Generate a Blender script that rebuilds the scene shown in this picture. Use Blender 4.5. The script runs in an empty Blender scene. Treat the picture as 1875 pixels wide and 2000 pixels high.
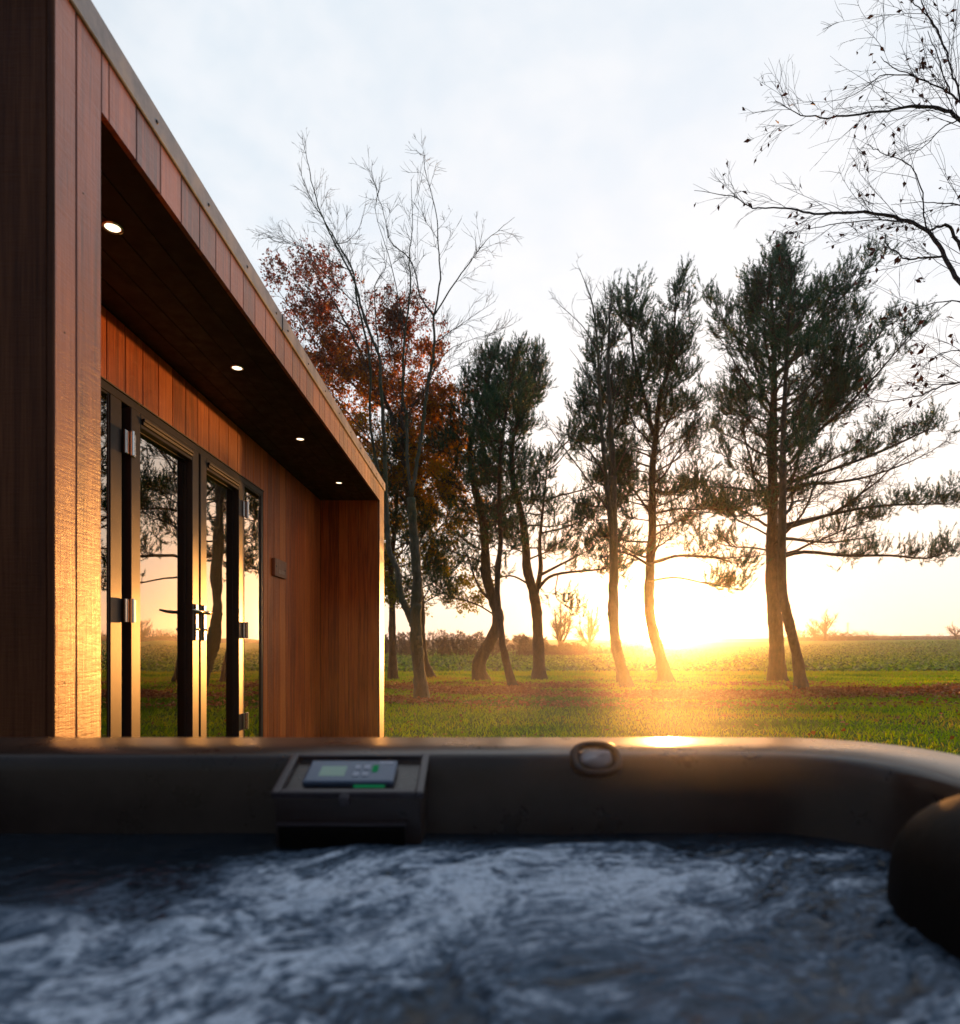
import bpy, math, random
import numpy as np
from mathutils import Vector, noise as mnoise

C = bpy.context.scene.collection
R = math.radians
H = 1.10            # eye height above the lawn (m)
F = 1250.0          # focal length in pixels of the 1875 px wide photograph
SUN_AZ = 15.8       # degrees to the right of +Y
SUN_EL = 1.2

# ------------------------------------------------------------------ camera
cam_d = bpy.data.cameras.new('camera')
cam = bpy.data.objects.new('camera', cam_d); C.objects.link(cam)
cam.location = (0, 0, H); cam.rotation_euler = (R(90), 0, 0)
cam_d.sensor_fit = 'HORIZONTAL'; cam_d.sensor_width = 36
cam_d.lens = F / 1875 * 36
cam_d.shift_x = -(945 - 937.5) / 1875
cam_d.shift_y = (1262 - 1000) / 1875
cam_d.clip_start = 0.02; cam_d.clip_end = 5000
cam_d.dof.use_dof = True; cam_d.dof.focus_distance = 5.0; cam_d.dof.aperture_fstop = 3.2
sc = bpy.context.scene
sc.camera = cam
sc.view_settings.view_transform = 'Standard'
sc.view_settings.look = 'None'
sc.view_settings.gamma = 1
sc.view_settings.exposure = 0.7
sc.cycles.max_bounces = 8
sc.cycles.transparent_max_bounces = 12
sc.cycles.volume_bounces = 0
sc.cycles.caustics_reflective = False
sc.cycles.caustics_refractive = False
sc.cycles.sample_clamp_indirect = 4

# ------------------------------------------------------------------ node helper
def N(nt, typ, loc=None, **kw):
    n = nt.nodes.new(typ)
    for k, v in kw.items():
        if k.startswith('i_'):
            key = k[2:]
            n.inputs[int(key) if key.isdigit() else key.replace('_', ' ')].default_value = v
        else:
            setattr(n, k, v)
    return n
def L(nt, a, b): nt.links.new(a, b)
def ramp(nt, fac, stops, interp='LINEAR'):
    r = nt.nodes.new('ShaderNodeValToRGB')
    r.color_ramp.interpolation = interp
    e = r.color_ramp.elements
    while len(e) < len(stops): e.new(0.5)
    for el, (p, c) in zip(e, stops):
        el.position = p
        el.color = (c[0], c[1], c[2], 1) if hasattr(c, '__len__') else (c, c, c, 1)
    if fac is not None: L(nt, fac, r.inputs[0])
    return r
def math_(nt, op, a, b=None, clamp=False):
    m = nt.nodes.new('ShaderNodeMath'); m.operation = op; m.use_clamp = clamp
    for i, v in enumerate((a, b)):
        if v is None: continue
        if hasattr(v, 'is_output'): L(nt, v, m.inputs[i])
        else: m.inputs[i].default_value = v
    return m.outputs[0]

# ------------------------------------------------------------------ sky
sun_dir = Vector((math.sin(R(SUN_AZ)) * math.cos(R(SUN_EL)), math.cos(R(SUN_AZ)) * math.cos(R(SUN_EL)), math.sin(R(SUN_EL))))
world = bpy.data.worlds.new('World'); sc.world = world
world.use_nodes = True
wt = world.node_tree; wt.nodes.clear()
wo = N(wt, 'ShaderNodeOutputWorld')
sky = N(wt, 'ShaderNodeTexSky', sky_type='NISHITA', sun_disc=False)
sky.sun_elevation = R(SUN_EL); sky.sun_rotation = R(SUN_AZ)
sky.air_density = 1.0; sky.dust_density = 1.5; sky.ozone_density = 1.0
bg1 = N(wt, 'ShaderNodeBackground', i_Strength=0.06); L(wt, sky.outputs[0], bg1.inputs[0])
# thin high cloud sheet lit by the low sun: pale, brighter and warmer towards the sun
tc = N(wt, 'ShaderNodeTexCoord')
nrm = N(wt, 'ShaderNodeVectorMath', operation='NORMALIZE'); L(wt, tc.outputs['Generated'], nrm.inputs[0])
dot = N(wt, 'ShaderNodeVectorMath', operation='DOT_PRODUCT'); L(wt, nrm.outputs[0], dot.inputs[0]); dot.inputs[1].default_value = sun_dir
ang = math_(wt, 'ARCCOSINE', math_(wt, 'MINIMUM', dot.outputs['Value'], 1.0))      # radians from the sun
angn = math_(wt, 'DIVIDE', ang, math.pi)
sx = N(wt, 'ShaderNodeSeparateXYZ'); L(wt, nrm.outputs[0], sx.inputs[0])
# clouds lie on a plane overhead
den = math_(wt, 'ADD', math_(wt, 'MAXIMUM', sx.outputs[2], 0.0), 0.25)
cx = math_(wt, 'DIVIDE', sx.outputs[0], den); cy = math_(wt, 'DIVIDE', sx.outputs[1], den)
cb = N(wt, 'ShaderNodeCombineXYZ'); L(wt, cx, cb.inputs[0]); L(wt, cy, cb.inputs[1])
n1 = N(wt, 'ShaderNodeTexNoise', i_Scale=3.4, i_Detail=5.0, i_Roughness=0.55, i_Distortion=0.4); L(wt, cb.outputs[0], n1.inputs['Vector'])
n2 = N(wt, 'ShaderNodeTexNoise', i_Scale=14.0, i_Detail=3.0, i_Roughness=0.5); L(wt, cb.outputs[0], n2.inputs['Vector'])
cl = math_(wt, 'ADD', math_(wt, 'MULTIPLY', n1.outputs[0], 0.7), math_(wt, 'MULTIPLY', n2.outputs[0], 0.3))
clf = ramp(wt, cl, [(0.41, 0.0), (0.60, 1.0)])
veil = ramp(wt, angn, [(0.0, (1.25, 1.1, 0.95)), (0.10, (0.92, 0.89, 0.87)), (0.20, (0.83, 0.835, 0.86)), (0.30, (0.78, 0.815, 0.86)), (0.46, (0.46, 0.50, 0.57)), (0.62, (0.12, 0.15, 0.20)), (1.0, (0.055, 0.07, 0.10))])
blue = ramp(wt, angn, [(0.0, (1.15, 1.05, 0.95)), (0.10, (0.87, 0.86, 0.87)), (0.20, (0.755, 0.79, 0.845)), (0.30, (0.645, 0.73, 0.805)), (0.46, (0.34, 0.42, 0.52)), (0.62, (0.09, 0.12, 0.18)), (1.0, (0.045, 0.06, 0.10))])
mixc = N(wt, 'ShaderNodeMix', data_type='RGBA'); L(wt, clf.outputs[0], mixc.inputs[0]); L(wt, blue.outputs[0], mixc.inputs[6]); L(wt, veil.outputs[0], mixc.inputs[7])
# warm band low over the horizon
el = math_(wt, 'ARCSINE', sx.outputs[2])
low = ramp(wt, math_(wt, 'MULTIPLY', el, 1.0), [(0.0, 1.0), (0.08, 0.75), (0.32, 0.0)])
warm = ramp(wt, angn, [(0.0, (1.1, 0.96, 0.78)), (0.12, (0.95, 0.84, 0.72)), (0.3, (0.84, 0.66, 0.56)), (0.48, (0.60, 0.40, 0.28)), (0.64, (0.12, 0.11, 0.12)), (1.0, (0.07, 0.07, 0.09))])
mix2 = N(wt, 'ShaderNodeMix', data_type='RGBA'); L(wt, math_(wt, 'MULTIPLY', low.outputs[0], 0.62), mix2.inputs[0]); L(wt, mixc.outputs[2], mix2.inputs[6]); L(wt, warm.outputs[0], mix2.inputs[7])
# aureole around the sun
g1 = math_(wt, 'POWER', 2.71828, math_(wt, 'MULTIPLY', ang, -45.0))
g2 = math_(wt, 'POWER', 2.71828, math_(wt, 'MULTIPLY', ang, -7.0))
gl = math_(wt, 'ADD', math_(wt, 'MULTIPLY', g1, 24.0), math_(wt, 'MULTIPLY', g2, 0.42))
gc = N(wt, 'ShaderNodeVectorMath', operation='SCALE'); gc.inputs[0].default_value = (1.0, 0.80, 0.52); L(wt, gl, gc.inputs['Scale'])
sm = N(wt, 'ShaderNodeVectorMath', operation='ADD'); L(wt, mix2.outputs[2], sm.inputs[0]); L(wt, gc.outputs[0], sm.inputs[1])
bg2 = N(wt, 'ShaderNodeBackground', i_Strength=0.66); L(wt, sm.outputs[0], bg2.inputs[0])
ad = N(wt, 'ShaderNodeAddShader'); L(wt, bg1.outputs[0], ad.inputs[0]); L(wt, bg2.outputs[0], ad.inputs[1])
L(wt, ad.outputs[0], wo.inputs[0])

# ------------------------------------------------------------------ sun
sd = bpy.data.lights.new('sun', 'SUN'); sd.energy = 5.0; sd.angle = R(0.6); sd.color = (1.0, 0.40, 0.085)
so = bpy.data.objects.new('sun', sd); C.objects.link(so)
so.rotation_euler = (-sun_dir).to_track_quat('-Z', 'Y').to_euler()
so.location = (0, 0, 30)

# ------------------------------------------------------------------ materials
def mat(name):
    m = bpy.data.materials.new(name); m.use_nodes = True
    nt = m.node_tree; nt.nodes.clear()
    o = N(nt, 'ShaderNodeOutputMaterial'); b = N(nt, 'ShaderNodeBsdfPrincipled'); L(nt, b.outputs[0], o.inputs[0])
    return m, nt, b, o
def simple(name, col, rough=0.5, metal=0.0, bump=0.0, scale=40, var=0.15, spec=None, coat=0):
    m, nt, b, o = mat(name)
    t = N(nt, 'ShaderNodeTexCoord')
    n = N(nt, 'ShaderNodeTexNoise', i_Scale=scale, i_Detail=4.0); L(nt, t.outputs['Object'], n.inputs['Vector'])
    r = ramp(nt, n.outputs[0], [(0.3, [c * (1 - var) for c in col]), (0.7, [min(1, c * (1 + var)) for c in col])])
    L(nt, r.outputs[0], b.inputs['Base Color'])
    b.inputs['Roughness'].default_value = rough; b.inputs['Metallic'].default_value = metal
    if spec is not None: b.inputs['Specular IOR Level'].default_value = spec
    if coat: b.inputs['Coat Weight'].default_value = coat
    if bump:
        bm = N(nt, 'ShaderNodeBump', i_Strength=bump, i_Distance=0.01); L(nt, n.outputs[0], bm.inputs['Height']); L(nt, bm.outputs[0], b.inputs['Normal'])
    return m

def wood(name, c_dark, c_mid, c_light, rough, saw=0.35, coat=0.0, spec=0.5):
    m, nt, b, o = mat(name)
    t = N(nt, 'ShaderNodeTexCoord')
    at = N(nt, 'ShaderNodeAttribute', attribute_name='tint')
    # offset the grain from board to board
    off = N(nt, 'ShaderNodeCombineXYZ'); L(nt, math_(nt, 'MULTIPLY', at.outputs['Fac'], 37.0), off.inputs[2]); L(nt, math_(nt, 'MULTIPLY', at.outputs['Fac'], 11.0), off.inputs[0])
    ad_ = N(nt, 'ShaderNodeVectorMath', operation='ADD'); L(nt, t.outputs['Object'], ad_.inputs[0]); L(nt, off.outputs[0], ad_.inputs[1])
    mp = N(nt, 'ShaderNodeMapping'); mp.inputs['Scale'].default_value = (26, 26, 0.9); L(nt, ad_.outputs[0], mp.inputs[0])
    g = N(nt, 'ShaderNodeTexNoise', i_Scale=1.6, i_Detail=6.0, i_Roughness=0.6, i_Distortion=0.5); L(nt, mp.outputs[0], g.inputs['Vector'])
    mp2 = N(nt, 'ShaderNodeMapping'); mp2.inputs['Scale'].default_value = (120, 120, 2.5); L(nt, ad_.outputs[0], mp2.inputs[0])
    g2_ = N(nt, 'ShaderNodeTexNoise', i_Scale=2.0, i_Detail=3.0); L(nt, mp2.outputs[0], g2_.inputs['Vector'])
    big = N(nt, 'ShaderNodeTexNoise', i_Scale=1.3, i_Detail=2.0); L(nt, ad_.outputs[0], big.inputs['Vector'])
    s = math_(nt, 'ADD', math_(nt, 'MULTIPLY', g.outputs[0], 0.6), math_(nt, 'MULTIPLY', g2_.outputs[0], 0.4))
    s = math_(nt, 'ADD', s, math_(nt, 'MULTIPLY', math_(nt, 'SUBTRACT', at.outputs['Fac'], 0.5), 0.22))
    s = math_(nt, 'ADD', s, math_(nt, 'MULTIPLY', math_(nt, 'SUBTRACT', big.outputs[0], 0.5), 0.25))
    r = ramp(nt, s, [(0.36, c_dark), (0.51, c_mid), (0.68, c_light)])
    L(nt, r.outputs[0], b.inputs['Base Color'])
    # rough-sawn marks: slightly slanting fine bands across the board
    mp3 = N(nt, 'ShaderNodeMapping'); mp3.inputs['Scale'].default_value = (4, 4, 60); mp3.inputs['Rotation'].default_value = (R(4), 0, 0); L(nt, ad_.outputs[0], mp3.inputs[0])
    w = N(nt, 'ShaderNodeTexNoise', i_Scale=3.2, i_Detail=3.0, i_Roughness=0.65); L(nt, mp3.outputs[0], w.inputs['Vector'])
    hh = math_(nt, 'ADD', math_(nt, 'MULTIPLY', w.outputs[0], 1.0), math_(nt, 'MULTIPLY', g2_.outputs[0], 0.6))
    bm = N(nt, 'ShaderNodeBump', i_Strength=saw, i_Distance=0.003); L(nt, hh, bm.inputs['Height']); L(nt, bm.outputs[0], b.inputs['Normal'])
    rr = ramp(nt, w.outputs[0], [(0.3, rough * 0.8), (0.7, min(1, rough * 1.25))])
    L(nt, rr.outputs[0], b.inputs['Roughness'])
    b.inputs['Specular IOR Level'].default_value = spec
    if coat: b.inputs['Coat Weight'].default_value = coat; b.inputs['Coat Roughness'].default_value = 0.25
    return m

M = {}
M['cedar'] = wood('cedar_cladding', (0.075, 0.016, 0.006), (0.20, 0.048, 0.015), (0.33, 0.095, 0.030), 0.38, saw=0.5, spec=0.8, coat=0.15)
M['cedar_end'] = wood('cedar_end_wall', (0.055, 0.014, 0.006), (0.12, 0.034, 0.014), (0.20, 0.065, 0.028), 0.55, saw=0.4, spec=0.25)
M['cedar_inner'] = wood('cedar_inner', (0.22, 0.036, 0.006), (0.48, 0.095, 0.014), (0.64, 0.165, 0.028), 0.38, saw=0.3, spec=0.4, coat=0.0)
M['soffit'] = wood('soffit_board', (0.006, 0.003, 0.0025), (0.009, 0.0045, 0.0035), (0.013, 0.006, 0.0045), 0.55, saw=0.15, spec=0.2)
M['gap'] = simple('dark_gap', (0.006, 0.004, 0.003), 0.9)
M['frame'] = simple('grey_frame', (0.040, 0.036, 0.034), 0.33, 0.0, 0.03, 400, 0.06, spec=0.2)
M['gasket'] = simple('black_gasket', (0.008, 0.008, 0.008), 0.5)
M['steel'] = simple('brushed_steel', (0.62, 0.60, 0.58), 0.22, 1.0, 0.02, 200, 0.05)
M['screw'] = simple('screw', (0.03, 0.03, 0.03), 0.5, 0.5)
M['roof'] = simple('roof_felt', (0.03, 0.03, 0.032), 0.8, 0, 0.3, 60)
M['room'] = simple('room_dark', (0.02, 0.017, 0.015), 0.8)
m, nt, b, o = mat('trim_metal')
t = N(nt, 'ShaderNodeTexCoord')
n_ = N(nt, 'ShaderNodeTexNoise', i_Scale=7.0, i_Detail=8.0, i_Roughness=0.65); L(nt, t.outputs['Object'], n_.inputs['Vector'])
r_ = ramp(nt, n_.outputs[0], [(0.36, (0.10, 0.11, 0.135)), (0.5, (0.19, 0.205, 0.25)), (0.62, (0.26, 0.27, 0.30))])
L(nt, r_.outputs[0], b.inputs['Base Color']); b.inputs['Metallic'].default_value = 0.0
r_ = ramp(nt, n_.outputs[0], [(0.3, 0.35), (0.7, 0.55)]); L(nt, r_.outputs[0], b.inputs['Roughness'])
M['trim'] = m
# glass of the doors
m = bpy.data.materials.new('door_glass'); m.use_nodes = True; nt = m.node_tree; nt.nodes.clear()
o = N(nt, 'ShaderNodeOutputMaterial')
fr = N(nt, 'ShaderNodeFresnel', i_IOR=2.1)
gs = N(nt, 'ShaderNodeBsdfGlossy', i_Roughness=0.0); gs.inputs[0].default_value = (0.95, 0.9, 0.84, 1)
tr = N(nt, 'ShaderNodeBsdfTransparent'); tr.inputs[0].default_value = (0.35, 0.36, 0.36, 1)
mx = N(nt, 'ShaderNodeMixShader')
fac = math_(nt, 'MINIMUM', math_(nt, 'ADD', math_(nt, 'MULTIPLY', fr.outputs[0], 1.5), 0.12), 0.9)
t = N(nt, 'ShaderNodeTexCoord')
nn = N(nt, 'ShaderNodeTexNoise', i_Scale=2.2, i_Detail=1.0); L(nt, t.outputs['Object'], nn.inputs['Vector'])
bm = N(nt, 'ShaderNodeBump', i_Strength=0.06, i_Distance=0.02); L(nt, nn.outputs[0], bm.inputs['Height']); L(nt, bm.outputs[0], gs.inputs['Normal'])
L(nt, fac, mx.inputs[0]); L(nt, tr.outputs[0], mx.inputs[1]); L(nt, gs.outputs[0], mx.inputs[2]); L(nt, mx.outputs[0], o.inputs[0])
M['glass'] = m
def emit(name, col, s):
    m = bpy.data.materials.new(name); m.use_nodes = True; nt = m.node_tree; nt.nodes.clear()
    o = N(nt, 'ShaderNodeOutputMaterial'); e = N(nt, 'ShaderNodeEmission', i_Strength=s); e.inputs[0].default_value = (*col, 1); L(nt, e.outputs[0], o.inputs[0]); return m
M['lamp'] = emit('downlight_lens', (1.0, 0.74, 0.46), 2.2)

def leafy(name, stops, rough=0.5, trans=0.35, attr='tint'):
    """leaf material: colour from the leaf's own 'tint' attribute, part of the light passes through"""
    m = bpy.data.materials.new(name); m.use_nodes = True; nt = m.node_tree; nt.nodes.clear()
    o = N(nt, 'ShaderNodeOutputMaterial'); b = N(nt, 'ShaderNodeBsdfPrincipled', i_Roughness=rough)
    b.inputs['Specular IOR Level'].default_value = 0.3
    at = N(nt, 'ShaderNodeAttribute', attribute_name=attr)
    r = ramp(nt, at.outputs['Fac'], stops)
    L(nt, r.outputs[0], b.inputs['Base Color'])
    tl = N(nt, 'ShaderNodeBsdfTranslucent')
    hs = N(nt, 'ShaderNodeHueSaturation', i_Saturation=1.1, i_Value=1.5); L(nt, r.outputs[0], hs.inputs['Color']); L(nt, hs.outputs[0], tl.inputs[0])
    mx = N(nt, 'ShaderNodeMixShader', i_0=trans); L(nt, b.outputs[0], mx.inputs[1]); L(nt, tl.outputs[0], mx.inputs[2]); L(nt, mx.outputs[0], o.inputs[0])
    return m
M['needles'] = leafy('pine_needles', [(0, (0.014, 0.058, 0.036)), (0.5, (0.030, 0.105, 0.055)), (0.88, (0.06, 0.13, 0.04)), (1, (0.12, 0.09, 0.03))], 0.5, 0.2)
M['oak'] = leafy('autumn_leaves', [(0, (0.15, 0.045, 0.022)), (0.3, (0.28, 0.095, 0.020)), (0.5, (0.50, 0.20, 0.015)), (0.8, (0.46, 0.28, 0.015)), (1, (0.20, 0.20, 0.015))], 0.5, 0.5)
M['dryleaf'] = leafy('dry_leaves', [(0, (0.06, 0.018, 0.015)), (1, (0.14, 0.045, 0.025))], 0.6, 0.15)
M['fallen'] = leafy('fallen_leaves', [(0, (0.13, 0.04, 0.015)), (0.5, (0.30, 0.10, 0.035)), (1, (0.46, 0.24, 0.12))], 0.6, 0.2)
M['grass'] = leafy('grass_blades', [(0, (0.07, 0.15, 0.006)), (0.5, (0.22, 0.34, 0.008)), (0.9, (0.40, 0.42, 0.012)), (1, (0.34, 0.24, 0.05))], 0.5, 0.6)
M['crop'] = leafy('crop_leaves', [(0, (0.015, 0.04, 0.008)), (0.5, (0.08, 0.18, 0.02)), (1, (0.22, 0.36, 0.04))], 0.35, 0.45)
def bark(name, c1, c2, moss=None, scale=14):
    m, nt, b, o = mat(name)
    t = N(nt, 'ShaderNodeTexCoord')
    mp = N(nt, 'ShaderNodeMapping'); mp.inputs['Scale'].default_value = (1, 1, 0.35); L(nt, t.outputs['Object'], mp.inputs[0])
    v = N(nt, 'ShaderNodeTexVoronoi', i_Scale=scale * 1.4); v.feature = 'DISTANCE_TO_EDGE'; 
    n = N(nt, 'ShaderNodeTexNoise', i_Scale=scale, i_Detail=6.0, i_Roughness=0.65); L(nt, mp.outputs[0], n.inputs['Vector'])
    L(nt, mp.outputs[0], v.inputs['Vector'])
    r = ramp(nt, n.outputs[0], [(0.35, c1), (0.65, c2)])
    col = r.outputs[0]
    if moss:
        n2_ = N(nt, 'ShaderNodeTexNoise', i_Scale=1.6, i_Detail=4.0); L(nt, t.outputs['Object'], n2_.inputs['Vector'])
        f = ramp(nt, n2_.outputs[0], [(0.42, 0), (0.6, 0.8)])
        mx = N(nt, 'ShaderNodeMix', data_type='RGBA'); L(nt, f.outputs[0], mx.inputs[0]); L(nt, col, mx.inputs[6]); mx.inputs[7].default_value = (*moss, 1); col = mx.outputs[2]
    L(nt, col, b.inputs['Base Color']); b.inputs['Roughness'].default_value = 0.85
    hh = math_(nt, 'ADD', n.outputs[0], math_(nt, 'MULTIPLY', v.outputs[0], 0.8))
    bm = N(nt, 'ShaderNodeBump', i_Strength=0.9, i_Distance=0.04); L(nt, hh, bm.inputs['Height']); L(nt, bm.outputs[0], b.inputs['Normal'])
    return m
M['bark_pine'] = bark('pine_bark', (0.028, 0.018, 0.013), (0.085, 0.055, 0.038))
M['bark_birch'] = bark('pale_bark', (0.055, 0.055, 0.042), (0.13, 0.125, 0.10), moss=(0.055, 0.08, 0.04))
M['bark_oak'] = bark('oak_bark', (0.04, 0.035, 0.028), (0.10, 0.085, 0.07))
M['bark_twig'] = bark('twig_bark_grey', (0.05, 0.045, 0.04), (0.10, 0.09, 0.075))
M['bark_near'] = bark('twig_bark', (0.05, 0.032, 0.045), (0.09, 0.065, 0.085))

# ------------------------------------------------------------------ mesh helpers
class G:
    """collects polygons, builds ONE mesh object"""
    def __init__(s): s.V = []; s.F = []; s.n = 0; s.T = []
    def add(s, v, f, tint=0.5):
        v = np.asarray(v, dtype=float).reshape(-1, 3); f = np.asarray(f, dtype=np.int64)
        s.V.append(v); s.F.append(f + s.n); s.n += len(v)
        s.T.append(np.full(len(v), tint) if np.isscalar(tint) else np.asarray(tint, float))
        return s
    def box(s, a, b, tint=0.5, bev=0.0):
        (x0, y0, z0), (x1, y1, z1) = np.minimum(a, b), np.maximum(a, b)
        if bev <= 0:
            v = [(x, y, z) for z in (z0, z1) for x, y in ((x0, y0), (x1, y0), (x1, y1), (x0, y1))]
            f = [(3, 2, 1, 0), (4, 5, 6, 7), (0, 1, 5, 4), (1, 2, 6, 5), (2, 3, 7, 6), (3, 0, 4, 7)]
            return s.add(v, f, tint)
        c = bev
        v = []
        for X, sx_ in ((x0, 1), (x1, -1)):
            for Y, sy in ((y0, 1), (y1, -1)):
                for Z, sz in ((z0, 1), (z1, -1)):
                    v += [(X, Y + sy * c, Z + sz * c), (X + sx_ * c, Y, Z + sz * c), (X + sx_ * c, Y + sy * c, Z)]
        def I(i, j, k, a_): return (i * 4 + j * 2 + k) * 3 + a_
        q = []
        for i in (0, 1): q.append((I(i, 0, 0, 0), I(i, 1, 0, 0), I(i, 1, 1, 0), I(i, 0, 1, 0)))
        for j in (0, 1): q.append((I(0, j, 0, 1), I(1, j, 0, 1), I(1, j, 1, 1), I(0, j, 1, 1)))
        for k in (0, 1): q.append((I(0, 0, k, 2), I(1, 0, k, 2), I(1, 1, k, 2), I(0, 1, k, 2)))
        for j in (0, 1):
            for k in (0, 1): q.append((I(0, j, k, 1), I(1, j, k, 1), I(1, j, k, 2), I(0, j, k, 2)))
        for i in (0, 1):
            for k in (0, 1): q.append((I(i, 0, k, 0), I(i, 1, k, 0), I(i, 1, k, 2), I(i, 0, k, 2)))
        for i in (0, 1):
            for j in (0, 1): q.append((I(i, j, 0, 0), I(i, j, 1, 0), I(i, j, 1, 1), I(i, j, 0, 1)))
        tr_ = [(I(i, j, k, 0), I(i, j, k, 1), I(i, j, k, 2)) for i in (0, 1) for j in (0, 1) for k in (0, 1)]
        base = s.n
        s.add(v, q, tint); s.V.append(np.zeros((0, 3))); s.T.append(np.zeros(0)); s.F.append(np.asarray(tr_) + base)
        return s
    def tube(s, pts, rad, k=6, tint=0.5, cap=True, rough=0.0):
        pts = np.asarray(pts, float); rad = np.asarray(rad, float); n = len(pts)
        t = np.gradient(pts, axis=0); t /= (np.linalg.norm(t, axis=1)[:, None] + 1e-9)
        ref = np.array([0.31, 0.93, 0.2]) if abs(t[0] @ np.array([0.31, 0.93, 0.2])) < 0.85 else np.array([1.0, 0, 0.1])
        u = np.cross(t, ref); u /= (np.linalg.norm(u, axis=1)[:, None] + 1e-9)
        w = np.cross(t, u)
        a = np.arange(k) * 2 * math.pi / k
        rr = rad[:, None] * np.ones((n, k))
        if rough:
            q = np.random.RandomState(int(n * 7 + k)).normal(0, 1, (n, k)); q = q + np.roll(q, 1, 1) + np.roll(q, 1, 0); rr = rr * (1 + rough * q)
        v = pts[:, None, :] + rr[:, :, None] * (np.cos(a)[None, :, None] * u[:, None, :] + np.sin(a)[None, :, None] * w[:, None, :])
        i = np.arange(n - 1)[:, None] * k; j = np.arange(k)[None, :]; j2 = (j + 1) % k
        f = np.stack([i + j, i + j2, i + k + j2, i + k + j], axis=-1).reshape(-1, 4)
        base = s.n
        s.add(v.reshape(-1, 3), f, tint)
        if cap and k > 3:
            s.F.append(np.array([list(range(k))[::-1]]) + base); s.V.append(np.zeros((0, 3))); s.T.append(np.zeros(0))
            s.F.append(np.array([list(range(k))]) + base + (n - 1) * k)
        return s
    def lathe(s, prof, k=24, c=(0, 0, 0), M3=None, tint=0.5):
        """prof: (radius, height) pairs, revolved about local z"""
        a = np.arange(k) * 2 * math.pi / k
        v = np.array([[(r * math.cos(x), r * math.sin(x), h) for x in a] for r, h in prof]).reshape(-1, 3)
        if M3 is not None: v = v @ np.asarray(M3).T
        v = v + np.asarray(c)
        n = len(prof); i = np.arange(n - 1)[:, None] * k; j = np.arange(k)[None, :]; j2 = (j + 1) % k
        return s.add(v, np.stack([i + j, i + j2, i + k + j2, i + k + j], axis=-1).reshape(-1, 4), tint)
    def build(s, name, m, parent=None, smooth=False):
        V = np.concatenate(s.V) if s.V else np.zeros((0, 3))
        me = bpy.data.meshes.new(name)
        loops = []; starts = []; tot = 0
        cnts = []
        for f in s.F:
            loops.append(f.reshape(-1)); cnts.append(np.full(len(f), f.shape[1]))
        loops = np.concatenate(loops); cnts = np.concatenate(cnts)
        starts = np.concatenate([[0], np.cumsum(cnts)[:-1]])
        me.vertices.add(len(V)); me.vertices.foreach_set('co', V.astype(np.float32).ravel())
        me.loops.add(len(loops)); me.loops.foreach_set('vertex_index', loops.astype(np.int32))
        me.polygons.add(len(cnts)); me.polygons.foreach_set('loop_start', starts.astype(np.int32)); me.polygons.foreach_set('loop_total', cnts.astype(np.int32))
        at = me.attributes.new('tint', 'FLOAT', 'POINT'); at.data.foreach_set('value', np.concatenate(s.T).astype(np.float32))
        me.update(calc_edges=True); me.validate()
        me.polygons.foreach_set('use_smooth', np.full(len(me.polygons), smooth))
        me.materials.append(m)
        o = bpy.data.objects.new(name, me); C.objects.link(o)
        if parent is not None: o.parent = parent
        return o
def fixn(o):
    import bmesh
    bm = bmesh.new(); bm.from_mesh(o.data); bmesh.ops.recalc_face_normals(bm, faces=bm.faces); bm.to_mesh(o.data); bm.free(); return o
def tag(o, label=None, cat=None, group=None, kind=None):
    if label: o['label'] = label
    if cat: o['category'] = cat
    if group: o['group'] = group
    if kind: o['kind'] = kind
    return o
def empty(name, label, cat, group=None):
    o = bpy.data.objects.new(name, None); C.objects.link(o); o.empty_display_size = 0.2
    return tag(o, label, cat, group)
def P(px, py, d): return np.array([(px - 945) / F * d, d, H + (1262 - py) / F * d])

def noise2(x, y, seed=0):
    """value noise on arrays"""
    xi = np.floor(x).astype(np.int64); yi = np.floor(y).astype(np.int64); fx = x - xi; fy = y - yi
    def h(a, b_):
        n = (a * 374761393 + b_ * 668265263 + seed * 974634777) & 0xffffffff
        n = ((n ^ (n >> 13)) * 1274126177) & 0xffffffff
        return ((n ^ (n >> 16)) & 0xffff) / 65535.0
    u = fx * fx * (3 - 2 * fx); v = fy * fy * (3 - 2 * fy)
    return (h(xi, yi) * (1 - u) + h(xi + 1, yi) * u) * (1 - v) + (h(xi, yi + 1) * (1 - u) + h(xi + 1, yi + 1) * u) * v
def fbm(x, y, o=5, seed=0, g=0.5):
    r = 0; a = 1; t = 0
    for i in range(o): r = r + a * noise2(x * 2 ** i + 13.7 * i, y * 2 ** i - 7.1 * i, seed + i); t += a; a *= g
    return r / t

# ------------------------------------------------------------------ ground, field, hills
def sstep(a, b, x): t = np.clip((x - a) / (b - a), 0, 1); return t * t * (3 - 2 * t)
def gz(x, y):
    x = np.asarray(x, float); y = np.asarray(y, float)
    lawn = 0.05 * (fbm(x * 0.22 + 5, y * 0.22, 3, 3) - 0.5) * sstep(3, 9, y)
    fld = sstep(26, 150, y) * (2.6 * sstep(10, 105, x) + 0.1 * (fbm(x * 0.03, y * 0.03, 3, 8) - .5)) 
    return lawn + fld - 0.15 * sstep(24, 30, y) * sstep(-10, -60, x) 
def sheet(name, xs, ys, dz, m, label=None):
    X, Y = np.meshgrid(xs, ys); Z = gz(X, Y) + dz
    g = G(); n = len(xs); i = np.arange(len(ys) - 1)[:, None] * n; j = np.arange(n - 1)[None, :]
    g.add(np.stack([X, Y, Z], -1).reshape(-1, 3), np.stack([i + j, i + j + 1, i + n + j + 1, i + n + j], -1).reshape(-1, 4))
    return tag(g.build(name, m, None, True), kind='structure')
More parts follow.
